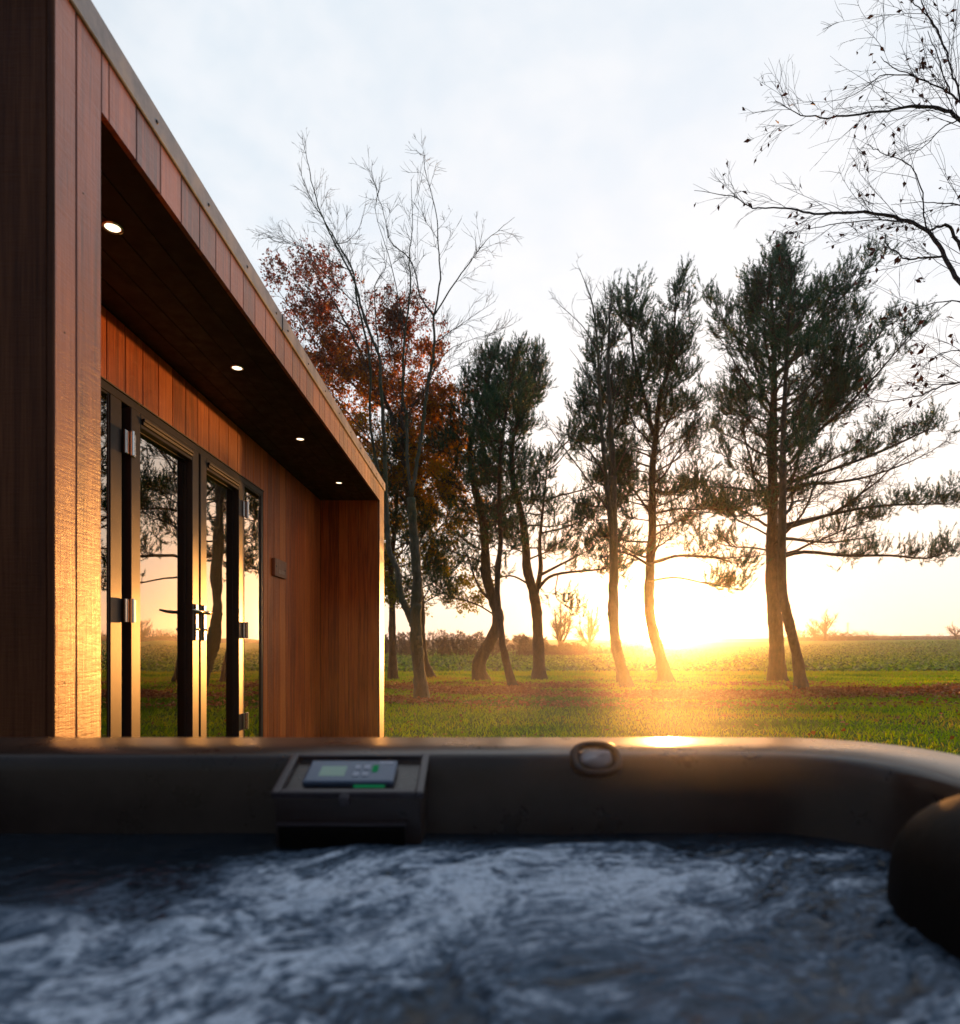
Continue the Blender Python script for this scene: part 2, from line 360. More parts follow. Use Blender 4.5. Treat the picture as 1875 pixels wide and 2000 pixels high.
def ground_mat(name, stops, sc1, bumpd, soil=None):
    m, nt, b, o = mat(name)
    t = N(nt, 'ShaderNodeTexCoord')
    n = N(nt, 'ShaderNodeTexNoise', i_Scale=sc1, i_Detail=8.0, i_Roughness=0.65); L(nt, t.outputs['Object'], n.inputs['Vector'])
    n2_ = N(nt, 'ShaderNodeTexNoise', i_Scale=0.35, i_Detail=4.0); L(nt, t.outputs['Object'], n2_.inputs['Vector'])
    s = math_(nt, 'ADD', math_(nt, 'MULTIPLY', n.outputs[0], 0.6), math_(nt, 'MULTIPLY', n2_.outputs[0], 0.4))
    r = ramp(nt, s, stops); L(nt, r.outputs[0], b.inputs['Base Color'])
    b.inputs['Roughness'].default_value = 0.9; b.inputs['Specular IOR Level'].default_value = 0.1
    bm = N(nt, 'ShaderNodeBump', i_Strength=0.8, i_Distance=bumpd); L(nt, n.outputs[0], bm.inputs['Height']); L(nt, bm.outputs[0], b.inputs['Normal'])
    return m
M['lawn'] = ground_mat('lawn', [(0.35, (0.055, 0.08, 0.008)), (0.5, (0.11, 0.15, 0.010)), (0.65, (0.17, 0.18, 0.015))], 12, 0.05)
M['field'] = ground_mat('crop_field', [(0.35, (0.10, 0.16, 0.012)), (0.5, (0.17, 0.27, 0.018)), (0.65, (0.22, 0.33, 0.025))], 1.6, 0.1)
nt = M['field'].node_tree; b = [q for q in nt.nodes if q.type == 'BSDF_PRINCIPLED'][0]
lk = b.inputs['Base Color'].links[0]; src_ = lk.from_socket
t = N(nt, 'ShaderNodeTexCoord'); sp0 = N(nt, 'ShaderNodeSeparateXYZ'); L(nt, t.outputs['Object'], sp0.inputs[0])
fr_ = ramp(nt, math_(nt, 'DIVIDE', sp0.outputs[1], 200.0), [(0.22, 0.0), (0.50, 1.0)])     # bare soil between the plants near the lawn, closed canopy farther out
mx = N(nt, 'ShaderNodeMix', data_type='RGBA'); L(nt, fr_.outputs[0], mx.inputs[0]); mx.inputs[6].default_value = (0.040, 0.042, 0.016, 1); L(nt, src_, mx.inputs[7]); L(nt, mx.outputs[2], b.inputs['Base Color'])
M['hill'] = ground_mat('hill', [(0.35, (0.05, 0.04, 0.03)), (0.5, (0.08, 0.065, 0.04)), (0.65, (0.07, 0.09, 0.04))], 0.05, 0.5)
xs = np.concatenate([np.linspace(-420, -30, 14), np.linspace(-26, 40, 90), np.linspace(44, 420, 40)])
ys = np.concatenate([np.linspace(-60, 2, 8), np.linspace(4, 30, 70), np.linspace(32, 150, 40), np.linspace(160, 400, 12)])
sheet('ground', xs, ys, 0.0, M['lawn'])
xf = np.concatenate([np.linspace(-420, -30, 20), np.linspace(-27, 40, 60), np.linspace(44, 420, 48)])
yf = np.concatenate([np.linspace(25.2, 60, 40), np.linspace(64, 150, 30), np.linspace(160, 395, 14)])
sheet('field', xf, yf, 0.02, M['field'])
# ridge of low hills on the horizon
g = G(); hx = np.linspace(-400, 410, 160)
rows = []
for k_, (dy, f_) in enumerate(((-30, 0), (-12, 0.45), (0, 1), (12, 1.02), (60, 0.4))):
    base = 300 + dy
    top = 3.4 + 1.6 * fbm(hx * 0.012 + 3, hx * 0 + 0.5, 3, 5) + 2.0 * sstep(60, 240, hx) + 0.6 * fbm(hx * 0.15, hx * 0 + k_, 3, 9)
    rows.append(np.stack([hx, np.full_like(hx, base), np.maximum(gz(hx, hx * 0 + base) - 0.3, top * f_ - 0.3)], -1))
V = np.concatenate(rows); n = len(hx); i = np.arange(4)[:, None] * n; j = np.arange(n - 1)[None, :]
g.add(V, np.stack([i + j, i + j + 1, i + n + j + 1, i + n + j], -1).reshape(-1, 4))
tag(g.build('hills', M['hill'], None, True), kind='structure')

# ------------------------------------------------------------------ the timber lodge
a = 1.15                     # facade plane is x = -a
AX = -a; WX = -1.803         # recessed wall plane
Y0, Y1, Y2, Y3 = 1.713, 1.924, 7.064, 7.372
ZS = H + 1.609; ZF = H + 1.787; ZT = H + 1.875
ZB = 0.02
lodge = empty('timber_lodge', 'red-brown timber clad lodge with recessed glazed front and flat roof', 'lodge')
rng = np.random.RandomState(4)
def board_x(g, xf, y0, y1, z0, z1, t=0.02, c=0.0025, gap=0.0045):
    """vertical board on a plane x=xf facing +x"""
    y0 += gap / 2; y1 -= gap / 2; tt = rng.rand()
    poly = [(xf - t, y0), (xf - t, y1), (xf - c, y1), (xf, y1 - c), (xf, y0 + c), (xf - c, y0)]
    v = [(x, y, z) for z in (z0, z1) for x, y in poly]
    f = [(i, (i + 1) % 6, (i + 1) % 6 + 6, i + 6) for i in range(6)]
    b0 = g.n; g.add(v, f, tt)
    g.F.append(np.array([[5, 4, 3, 2, 1, 0], [6, 7, 8, 9, 10, 11]]) + b0)
def board_y(g, yf_, x0, x1, z0, z1, t=0.02, c=0.0025, gap=0.0045, sgn=-1):
    """vertical board on a plane y=yf facing -y (sgn -1) or +y"""
    x0 += gap / 2; x1 -= gap / 2; tt = rng.rand()
    poly = [(x0, yf_ - sgn * t), (x1, yf_ - sgn * t), (x1, yf_ - sgn * c), (x1 - c, yf_), (x0 + c, yf_), (x0, yf_ - sgn * c)]
    v = [(x, y, z) for z in (z0, z1) for x, y in poly]
    f = [(i, (i + 1) % 6, (i + 1) % 6 + 6, i + 6) for i in range(6)]
    b0 = g.n; g.add(v, f, tt)
    g.F.append(np.array([[5, 4, 3, 2, 1, 0], [6, 7, 8, 9, 10, 11]]) + b0)
BW = 0.1567
joints = [1.806 + BW * k for k in range(36)]
# near pilaster
g = G(); board_x(g, AX, Y0, 1.806, ZB, ZF); board_x(g, AX, 1.806, Y1 + 0.002, ZB, ZF)
board_y(g, Y1, -1.80, AX - 0.021, ZB, ZS, sgn=1)
fixn(g.build('pilaster', M['cedar'], lodge))
# fascia boards over the opening
g = G()
board_x(g, AX, Y1 + 0.002, joints[1], ZS, ZF, gap=0.0)
for k in range(1, 33):
    board_x(g, AX, joints[k], joints[k + 1], ZS, ZF)
board_x(g, AX, joints[33], Y2, ZS, ZF)
fixn(g.build('fascia', M['cedar'], lodge))
# far pilaster with the return wall facing the camera
g = G(); board_x(g, AX, Y2, Y2 + 0.154, ZB, ZF); board_x(g, AX, Y2 + 0.154, Y3, ZB, ZF)
fixn(g.build('pilaster', M['cedar'], lodge))
g = G(); x = AX - 0.021
while x > WX + 0.01:
    x1 = max(x - 0.108, WX); board_y(g, Y2, x1, x, ZB, ZS, gap=0.003, c=0.0015); x = x1
fixn(g.build('return_wall', M['cedar_inner'], lodge))
# near end wall facing the camera
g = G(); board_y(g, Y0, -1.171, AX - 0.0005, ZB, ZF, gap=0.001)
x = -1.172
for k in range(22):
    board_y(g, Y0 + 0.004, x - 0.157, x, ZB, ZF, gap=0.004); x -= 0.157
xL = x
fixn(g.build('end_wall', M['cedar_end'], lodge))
# recessed wall: above and beside the glazing
FY0, FY1, FZ = 2.30, 5.241, H + 1.265
g = G(); y = 1.95
k = 0
ys_ = [3.222 + 0.1625 * (k - 8) for k in range(34)]
for k in range(len(ys_) - 1):
    y0, y1 = max(ys_[k], Y1 + 0.002), min(ys_[k + 1], Y2 - 0.001)
    if y1 - y0 < 0.01: continue
    for (p0, p1, zz) in ((y0, min(y1, FY0), ZB), (max(y0, FY0), min(y1, FY1), FZ), (max(y0, FY1), y1, ZB)):
        if p1 - p0 > 0.004: board_x(g, WX, p0, p1, zz, ZS, gap=0.0045 if p1 - p0 > 0.1 else 0.002)
fixn(g.build('front_wall', M['cedar_inner'], lodge))
# soffit boards running along the front
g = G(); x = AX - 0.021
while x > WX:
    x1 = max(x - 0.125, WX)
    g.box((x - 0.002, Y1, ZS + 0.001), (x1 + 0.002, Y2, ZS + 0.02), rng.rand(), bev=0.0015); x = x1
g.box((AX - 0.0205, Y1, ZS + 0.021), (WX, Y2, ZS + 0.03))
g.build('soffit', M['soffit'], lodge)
# backing carcass (dark in the gaps), floor, back wall and room
g = G()
g.box((AX - 0.0205, Y0 + 0.025, ZB), (-1.76, Y1 - 0.021, ZF - 0.002))
g.box((AX - 0.0205, Y1 - 0.0205, ZS + 0.031), (AX - 0.06, Y2 + 0.021, ZF - 0.002))
g.box((AX - 0.0205, Y2 + 0.0205, ZB), (WX - 0.1, Y3 - 0.002, ZF - 0.002))
g.box((xL, Y0 + 0.0245, ZB), (-1.761, Y0 + 0.12, ZF - 0.002))
g.box((WX - 0.0205, Y0 + 0.13, ZB), (WX - 0.09, FY0 - 0.001, ZF - 0.003)); g.box((WX - 0.0205, FY0, FZ + 0.001), (WX - 0.09, FY1, ZF - 0.003)); g.box((WX - 0.0205, FY1 + 0.001, ZB), (WX - 0.09, Y2 + 0.02, ZF - 0.003))
g.build('carcass', M['gap'], lodge)
g = G(); g.box((xL, Y0 + 0.13, ZB), (AX - 0.0, Y3 - 0.01, 0.06)); g.box((xL + 0.01, Y0 + 0.13, ZB), (xL - 0.05, Y3, ZF - 0.004)); g.box((xL, Y3 - 0.12, 0.061), (WX - 0.11, Y3 - 0.003, ZF - 0.004))
g.build('floor', M['room'], lodge)
g = G(); g.box((xL - 0.04, Y0 - 0.012, ZF + 0.006), (AX + 0.006, Y3 + 0.012, ZT - 0.006))
g.build('roof', M['roof'], lodge)
# metal roof trim in two lengths with a lapped joint
JY = 3.62
def trimpiece(y0, y1, prou):
    g = G()
    pts = [(AX - 0.03, ZT + 0.004), (AX + prou - 0.003, ZT + 0.004), (AX + prou, ZT), (AX + prou, ZF + 0.003), (AX + prou - 0.004, ZF), (AX - 0.015, ZF + 0.0005), (AX - 0.015, ZF + 0.004)]
    v = [(x, y, z) for y in (y0, y1) for x, z in pts]; n = len(pts)
    g.add(v, [(i, (i + 1) % n, (i + 1) % n + n, i + n) for i in range(n)]); g.F.append(np.array([list(range(n)), list(range(n, 2 * n))[::-1]]))
    return fixn(g.build('roof_trim', M['trim'], lodge))
t1 = trimpiece(Y0 - 0.02, JY, 0.010); t2 = trimpiece(JY + 0.004, Y3 + 0.015, 0.013)
g = G(); g.box((AX + 0.010, Y0 - 0.021, ZF + 0.001), (xL, Y0 - 0.013, ZT + 0.003)); g.build('roof_trim', M['trim'], lodge)
for k, y in enumerate((1.80, 2.232, 2.652, 3.085, 3.515, 3.714, 4.147, 4.59, 5.03, 5.47, 5.91, 6.35, 6.79, 7.2)):
    g = G(); M3 = np.array([[0, 0, 1], [0, 1, 0], [-1, 0, 0]])
    g.lathe([(0.0, 0.004), (0.004, 0.004), (0.0065, 0.0025), (0.007, 0.0)], 10, (AX + (0.010 if y < JY else 0.013), y, H + 1.828), M3)
    g.build('screw', M['screw'], t1 if y < JY else t2, True)
# shadow joint between trim and boards
g = G(); g.box((AX - 0.016, Y0 + 0.001, ZF - 0.002), (AX - 0.030, Y3, ZF + 0.004)); g.build('flashing', M['gap'], lodge)
for (y, z) in ((1.838, 1.30), (1.84, 0.42), (1.756, 0.86), (1.90, -0.35), (1.757, -0.1)):
    g = G(); g.lathe([(0, 0.0012), (0.0022, 0.0010), (0.0026, 0.0)], 10, (AX, y, H + z), np.array([[0, 0, 1], [0, 1, 0], [-1, 0, 0]])); g.build('nail', M['screw'], lodge)
# ---- glazing
GX = -1.845; LX = -1.797; FX = -1.806
gl_ = empty('glazed_door_set', None, None); gl_.parent = lodge
bz = 0.07
g = G(); g.box((FX, FY0, FZ - 0.042), (GX - 0.02, FY1, FZ - 0.001), bev=0.002)       # head
g.box((FX, FY0, bz), (GX - 0.02, FY1, bz + 0.05), bev=0.002)
for (y0, y1) in ((FY0, 2.36), (3.096, 3.192), (4.79, 4.83), (5.19, FY1)): g.box((FX, y0, bz + 0.051), (GX - 0.02, y1, FZ - 0.043), bev=0.002)
g.build('door_frame', M['frame'], lodge)
g = G(); g.box((WX + 0.004, FY0 - 0.004, FZ), (GX, FY1 + 0.003, FZ + 0.006)); g.build('frame_seal', M['gasket'], lodge)
def pane(y0, y1, z0, z1, parent, gx=None):
    gx = GX if gx is None else gx
    g = G(); g.add([(gx, y0, z0), (gx, y1, z0), (gx, y1, z1), (gx, y0, z1)], [(0, 1, 2, 3)])
    return g.build('pane', M['glass'], parent)
for (y0, y1) in ((2.36, 3.096), (4.83, 5.19)):
    g = G(); e = 0.010; z0, z1 = bz + 0.051, FZ - 0.043
    g.box((FX - 0.006, y0, z1 - e), (GX - 0.006, y1, z1), bev=0.001); g.box((FX - 0.006, y0, z0), (GX - 0.006, y1, z0 + e), bev=0.001)
    g.box((FX - 0.006, y0, z0 + e), (GX - 0.006, y0 + e, z1 - e), bev=0.001); g.box((FX - 0.006, y1 - e, z0 + e), (GX - 0.006, y1, z1 - e), bev=0.001)
    sl = g.build('sidelight', M['frame'], lodge); pane(y0 + e, y1 - e, z0 + e, z1 - e, sl, FX - 0.010)
def leaf(y0, y1, hinge_y, plate_y, lever):
    z0, z1 = bz + 0.055, FZ - 0.046; st = 0.088
    zt = H + 1.145
    g = G()
    g.box((LX, y0, z0), (GX - 0.012, y0 + st, z1), bev=0.003); g.box((LX, y1 - st, z0), (GX - 0.012, y1, z1), bev=0.003)
    g.box((LX - 0.0005, y0 + st, zt), (GX - 0.012, y1 - st, z1), bev=0.003); g.box((LX - 0.0005, y0 + st, z0), (GX - 0.012, y1 - st, z0 + 0.11), bev=0.003)
    d = g.build('door', M['frame'], lodge)
    g = G()      # black glazing gasket
    e = 0.007
    for (p, q) in (((y0 + st, z0 + 0.11), (y0 + st + e, zt)), ((y1 - st - e, z0 + 0.11), (y1 - st, zt)), ((y0 + st + e, zt - e), (y1 - st - e, zt)), ((y0 + st + e, z0 + 0.11), (y1 - st - e, z0 + 0.11 + e))):
        g.box((GX + 0.012, p[0], p[1]), (GX - 0.005, q[0], q[1]))
    g.build('gasket', M['gasket'], d)
    pane(y0 + st + 0.001, y1 - st - 0.001, z0 + 0.111, zt - 0.001, d)
    # trickle vent with its dark slot
    g = G(); g.box((LX + 0.016, y0 + 0.10, H + 1.181), (LX + 0.0005, y1 - 0.10, H + 1.196), bev=0.003); g.box((LX + 0.010, y0 + 0.10, H + 1.163), (LX + 0.0005, y1 - 0.10, H + 1.1805), bev=0.002)
    g.build('trickle_vent', M['gasket'], d)
    for hz in (H + 0.965, H + 0.12 if hinge_y < 4 else H + 0.06, H - 0.62):
        g = G(); g.box((LX + 0.012, hinge_y - 0.045, hz), (LX + 0.0008, hinge_y - 0.012, hz + 0.118), bev=0.002)
        g.tube([(LX + 0.020, hinge_y, hz - 0.002), (LX + 0.020, hinge_y, hz + 0.12)], [0.0115, 0.0115], 14)
        g.box((LX + 0.012, hinge_y + 0.010, hz), (LX + 0.0008, hinge_y + 0.05, hz + 0.118), bev=0.002)
        g.build('hinge', M['steel'], d)
    g = G(); g.box((LX + 0.010, plate_y - 0.016, H + 0.035), (LX + 0.0008, plate_y + 0.016, H + 0.262), bev=0.003)
    pl = g.build('handle_plate', M['steel'], d)
    g = G(); hz = H + 0.212
    g.tube([(LX + 0.010, plate_y, hz), (LX + 0.045, plate_y, hz), (LX + 0.055, plate_y + lever * 0.012, hz), (LX + 0.056, plate_y + lever * 0.07, hz + 0.002), (LX + 0.052, plate_y + lever * 0.15, hz + 0.006)], [0.011, 0.010, 0.010, 0.009, 0.006], 12)
    g.build('lever', M['steel'], pl, True)
    g = G(); g.lathe([(0, 0.014), (0.008, 0.014), (0.0085, 0)], 14, (LX + 0.010, plate_y, H + 0.105), np.array([[0, 0, 1], [0, 1, 0], [-1, 0, 0]]))
    g.build('lock_cylinder', M['steel'], pl, True)
    return d
leaf(3.262, 4.036, 3.235, 3.992, -1)
leaf(4.062, 4.785, 4.808, 4.106, -1)
bpy.data.objects.remove(gl_)
# dark room behind the glass
g = G(); g.box((xL + 0.02, Y0 + 0.14, 0.07), (xL + 0.03, Y2, ZS)); g.box((WX - 0.1, Y0 + 0.14, ZS + 0.002), (xL + 0.02, Y2, ZS + 0.02)); g.build('room_lining', M['room'], lodge)
# downlights
for k, y in enumerate((2.457, 3.697, 4.966, 6.295)):
    g = G(); g.lathe([(0.036, 0.001), (0.037, -0.005), (0.031, -0.006), (0.027, -0.002)], 32, (-1.425, y, ZS))
    d = g.build('downlight', M['steel'], lodge, True)
    g = G(); aa = np.arange(28) * 2 * math.pi / 28
    g.add(np.stack([-1.425 + 0.027 * np.cos(aa), y + 0.027 * np.sin(aa), np.full(28, ZS - 0.003)], -1), np.array([list(range(28))]))
    g.build('lens', M['lamp'], d)
    ld = bpy.data.lights.new('downlight_bulb', 'SPOT'); ld.energy = 1.6; ld.color = (1, 0.66, 0.36); ld.spot_size = R(100); ld.spot_blend = 0.6; ld.shadow_soft_size = 0.03
    lo = bpy.data.objects.new('bulb', ld); C.objects.link(lo); lo.location = (-1.425, y, ZS - 0.012); lo.parent = d
# the wooden name plaque on the wall
pq = empty('wooden_plaque', 'small square wooden plaque with pale engraving screwed to the lodge wall right of the doors', 'sign')
M['plaque'] = wood('plaque_wood', (0.16, 0.06, 0.03), (0.27, 0.11, 0.06), (0.36, 0.17, 0.10), 0.5, saw=0.15)
M['engrave'] = simple('pale_letters', (0.55, 0.42, 0.32), 0.6)
g = G(); g.box((WX + 0.030, 5.44, H + 0.600), (WX + 0.001, 5.75, H + 0.752), 0.6, bev=0.003); g.build('board', M['plaque'], pq)
for (y, z) in ((5.475, 0.685), (5.71, 0.672)):
    g = G(); g.lathe([(0, 0.002), (0.007, 0.002), (0.008, 0)], 12, (WX + 0.030, y, H + z), np.array([[0, 0, 1], [0, 1, 0], [-1, 0, 0]])); g.build('screw', M['screw'], pq)
for k in range(5):
    g = G(); g.box((WX + 0.0312, 5.55 + 0.035 * k, H + 0.632), (WX + 0.0302, 5.558 + 0.035 * k, H + 0.665)); g.build('letter', M['engrave'], pq)

# ------------------------------------------------------------------ hot tub
tub = empty('hot_tub', 'dark brown acrylic hot tub filling the foreground, grey light on its rim', 'hot tub')
def acrylic(name, c, rough):
    m, nt, b, o = mat(name)
    t = N(nt, 'ShaderNodeTexCoord')
    n = N(nt, 'ShaderNodeTexNoise', i_Scale=9.0, i_Detail=6.0, i_Roughness=0.7); L(nt, t.outputs['Object'], n.inputs['Vector'])
    r = ramp(nt, n.outputs[0], [(0.35, [q * 0.75 for q in c]), (0.65, [q * 1.3 for q in c])]); L(nt, r.outputs[0], b.inputs['Base Color'])
    r2 = ramp(nt, n.outputs[0], [(0.35, rough * 0.9), (0.65, rough * 1.15)]); L(nt, r2.outputs[0], b.inputs['Roughness'])
    v = N(nt, 'ShaderNodeTexVoronoi', i_Scale=90.0, i_Randomness=1.0); L(nt, t.outputs['Object'], v.inputs['Vector'])
    dr = ramp(nt, v.outputs['Distance'], [(0.10, 1.0), (0.24, 0.0)])
    b.inputs['IOR'].default_value = 1.52; b.inputs['Coat Weight'].default_value = 0.0; b.inputs['Coat Roughness'].default_value = 0.2
    bm = N(nt, 'ShaderNodeBump', i_Strength=0.10, i_Distance=0.002); L(nt, math_(nt, 'ADD', dr.outputs[0], math_(nt, 'MULTIPLY', n.outputs[0], 0.5)), bm.inputs['Height']); L(nt, bm.outputs[0], b.inputs['Normal'])
    return m
M['tub'] = acrylic('tub_acrylic', (0.032, 0.019, 0.015), 0.29)
M['tub_panel'] = acrylic('tub_panel', (0.040, 0.029, 0.034), 0.35)
M['pillow'] = simple('headrest_foam', (0.0045, 0.0032, 0.0026), 0.7, 0, 0.1, 60, spec=0.12)
ZR = H - 0.183
xl, xr, yb, yt = -1.24, 0.812, -0.72, 1.30
def rrect(x0, x1, y0, y1, r, n=10):
    p = []
    for (cx_, cy_, a0) in ((x1 - r, y1 - r, 0), (x0 + r, y1 - r, 90), (x0 + r, y0 + r, 180), (x1 - r, y0 + r, 270)):
        for i in range(n + 1): p.append((cx_ + r * math.cos(R(a0 + 90 * i / n)), cy_ + r * math.sin(R(a0 + 90 * i / n))))
    # subdivide the straight runs
    q = []
    for i in range(len(p)):
        A = np.array(p[i]); B = np.array(p[(i + 1) % len(p)]); d = np.linalg.norm(B - A); m_ = max(1, int(round(d / 0.06)))
        q += [A + (B - A) * j_ / m_ for j_ in range(m_)]
    return q
def offs(ring, t):   # ring parameterised insets: t metres inward with bigger inset at back/front
    return ring
secs = []   # (inset_side, inset_end, z, corner radius)
prof = [(0.030, 0.030, 0.14, .16), (0.030, 0.030, ZR - 0.09, .16), (0.004, 0.004, ZR - 0.085, .17), (0.0, 0.0, ZR - 0.075, .17), (0.0, 0.0, ZR - 0.018, .17), (0.004, 0.004, ZR - 0.005, .17), (0.016, 0.016, ZR, .165),
        (0.10, 0.15, ZR + 0.002, .14), (0.148, 0.196, ZR - 0.001, .12), (0.158, 0.206, ZR - 0.005, .115), (0.163, 0.211, ZR - 0.014, .115), (0.167, 0.214, ZR - 0.030, .11), (0.175, 0.222, ZR - 0.10, .10), (0.20, 0.245, ZR - 0.30, .10), (0.26, 0.30, ZR - 0.60, .10), (0.34, 0.38, ZR - 0.68, .10)]
nv = None; V = []
def ring_pts(si, se, r_, nper=12, nst=34):
    x0, x1, y0, y1 = xl + si, xr - si, yb + se, yt - se
    p = []
    for (cx_, cy_, a0) in ((x1 - r_, y1 - r_, 0), (x0 + r_, y1 - r_, 90), (x0 + r_, y0 + r_, 180), (x1 - r_, y0 + r_, 270)):
        cor = [(cx_ + r_ * math.cos(R(a0 + 90 * i / nper)), cy_ + r_ * math.sin(R(a0 + 90 * i / nper))) for i in range(nper + 1)]
        p.append(cor)
    out = []
    for i in range(4):
        out += p[i]; A = np.array(p[i][-1]); B = np.array(p[(i + 1) % 4][0])
        out += [tuple(A + (B - A) * j_ / nst) for j_ in range(1, nst)]
    return np.array(out)
g = G(); rings = []
for (si, se, z, r_) in prof:
    rp = ring_pts(si, se, r_ + 0.06); rings.append(np.concatenate([rp, np.full((len(rp), 1), z)], 1))
n = len(rings[0]); V = np.concatenate(rings); i = np.arange(len(rings) - 1)[:, None] * n; j = np.arange(n)[None, :]; j2 = (j + 1) % n
g.add(V, np.stack([i + j, i + j2, i + n + j2, i + n + j], -1).reshape(-1, 4))
g.F.append(np.array([list(range(n))]) + (len(rings) - 1) * n)
fixn(g.build('shell', M['tub'], tub, True))
# control shelf: sloping ledge projecting from the back wall
def prism(g, pts, x0, x1, tint=0.5):   # pts (y,z) polygon extruded along x
    n = len(pts); v = [(x, y, z) for x in (x0, x1) for y, z in pts]
    b0 = g.n; g.add(v, [(i, (i + 1) % n, (i + 1) % n + n, i + n) for i in range(n)], tint); g.F.append(np.array([list(range(n)), list(range(n, 2 * n))[::-1]]) + b0)
SX0, SX1 = -0.328, -0.093
ya, yb2 = 1.098, 0.985; za, zb = ZR - 0.004, H - 0.2285
def slope_pt(u, h=0.0):   # u 0..1 from back to front on the ledge, h out of the plane
    y = ya + (yb2 - ya) * u; z = za + (zb - za) * u
    nrm_ = np.array([-(za - zb) / 1, (yb2 - ya)]); d = np.array([yb2 - ya, zb - za]); d /= np.linalg.norm(d); nn_ = np.array([d[1], -d[0]]);  nn_ = nn_ if nn_[1] > 0 else -nn_
    return (y + nn_[0] * h, z + nn_[1] * h)
g = G()
prism(g, [slope_pt(0.0, -0.006), slope_pt(1.0, -0.006), (yb2 + 0.004, zb - 0.02), (yb2 + 0.045, ZR - 0.32), (1.10, ZR - 0.32), (1.10, za - 0.01)], SX0 + 0.004, SX1 - 0.004)
ls = fixn(g.build('control_ledge', M['tub'], tub)); 
bv = ls.modifiers.new('b', 'BEVEL'); bv.width = 0.006; bv.segments = 3
g = G()   # raised lip around the ledge
for (x0, x1, u0, u1) in ((SX0, SX0 + 0.013, 0.0, 1.0), (SX1 - 0.013, SX1, 0.0, 1.0), (SX0 + 0.013, SX1 - 0.013, 0.90, 1.0), (SX0 + 0.013, SX1 - 0.013, 0.0, 0.08)):
    prism(g, [slope_pt(u0, 0.004), slope_pt(u1, 0.004), slope_pt(u1, -0.008), slope_pt(u0, -0.008)], x0, x1)
prism(g, [slope_pt(1.0, 0.004), (yb2 - 0.008, zb - 0.004), (yb2 - 0.007, zb - 0.016), (yb2 + 0.004, zb - 0.016)], -0.222, -0.206)
lp = fixn(g.build('ledge_lip', M['tub_panel'], ls)); bv = lp.modifiers.new('b', 'BEVEL'); bv.width = 0.0025; bv.segments = 2
# filter door under the ledge
g = G(); prism(g, [(yb2 + 0.016, zb - 0.048), (yb2 + 0.002, zb - 0.052), (yb2 + 0.014, zb - 0.14), (yb2 + 0.032, zb - 0.14)], -0.318, -0.122)
fd = fixn(g.build('skimmer_cover', M['pillow'], tub)); bv = fd.modifiers.new('b', 'BEVEL'); bv.width = 0.004; bv.segments = 2
g = G(); prism(g, [(yb2 + 0.014, zb - 0.043), (yb2 - 0.0005, zb - 0.0455), (yb2 - 0.0005, zb - 0.0485), (yb2 + 0.014, zb - 0.048)], -0.320, -0.120); g.build('cover_edge', M['tub_panel'], fd)
# keypad
M['keypad'] = simple('keypad_face', (0.07, 0.10, 0.16), 0.22, 0.2, 0, 40, 0.05)
M['lcd'] = emit('lcd', (0.42, 0.62, 0.60), 0.17)
M['led'] = emit('led_green', (0.03, 0.65, 0.25), 0.10)
M['btn'] = simple('button', (0.30, 0.33, 0.42), 0.35)
def padbox(g, x0, x1, u0, u1, h0, h1, skew=0.0):
    prism(g, [slope_pt(u0, h0), slope_pt(u0, h1), slope_pt(u1, h1), slope_pt(u1, h0)], x0, x1)
g = G(); padbox(g, -0.287, -0.143, 0.24, 0.80, -0.004, 0.008); kp = fixn(g.build('control_panel', M['keypad'], tub)); bv = kp.modifiers.new('b', 'BEVEL'); bv.width = 0.004; bv.segments = 3
g = G(); padbox(g, -0.264, -0.223, 0.42, 0.66, 0.007, 0.0086); fixn(g.build('display', M['lcd'], kp))
for (x, u, e_) in ((-0.205, 0.45, 0), (-0.190, 0.45, 0), (-0.205, 0.62, 0), (-0.190, 0.62, 0), (-0.1765, 0.50, 1)):
    g = G(); padbox(g, x - 0.0045, x + 0.0045, u - (0.05 if not e_ else 0.10), u + (0.05 if not e_ else 0.06), 0.007, 0.0092); fixn(g.build('button', M['led'] if e_ else M['btn'], kp))
g = G(); padbox(g, -0.172, -0.150, 0.30, 0.35, 0.007, 0.0084); fixn(g.build('marking', M['btn'], kp))
g = G(); padbox(g, -0.205, -0.156, 0.802, 0.812, -0.002, 0.002); fixn(g.build('status_light', M['led'], kp))
# diverter knob: oval ring with a wedge shaped knob inside, tilted to the bather
kn = empty('diverter_valve', None, None); 
bpy.data.objects.remove(kn)
tilt = R(48); M3 = np.array([[1, 0, 0], [0, math.cos(tilt), -math.sin(tilt)], [0, math.sin(tilt), math.cos(tilt)]])
kc = np.array([0.191, 1.094, ZR - 0.012])
g = G(); aa = np.linspace(0, 2 * math.pi, 41)[:-1]; tv = []
sup = lambda t_, n_: (np.sign(np.cos(t_)) * abs(np.cos(t_)) ** n_, np.sign(np.sin(t_)) * abs(np.sin(t_)) ** n_)
for t_ in aa:
    c_, s_ = sup(t_, 0.8)
    for q in np.linspace(0, 2 * math.pi, 11)[:-1]:
        rr_ = 1 + 0.0065 * math.cos(q) / 0.037
        tv.append((0.038 * c_ * rr_, 0.029 * s_ * rr_, 0.009 * math.sin(q) + 0.004))
tv = np.array(tv) @ M3.T + kc; i = np.arange(40)[:, None]; j = np.arange(10)[None, :]
g.add(tv, np.stack([i * 10 + j, ((i + 1) % 40) * 10 + j, ((i + 1) % 40) * 10 + (j + 1) % 10, i * 10 + (j + 1) % 10], -1).reshape(-1, 4))
M['ring'] = simple('valve_ring', (0.020, 0.014, 0.012), 0.35)
M['knob'] = simple('valve_knob', (0.24, 0.22, 0.23), 0.3, 0.2)
vr = fixn(g.build('valve', M['ring'], tub, True))
g = G(); v = []; nu, nv_ = 20, 12
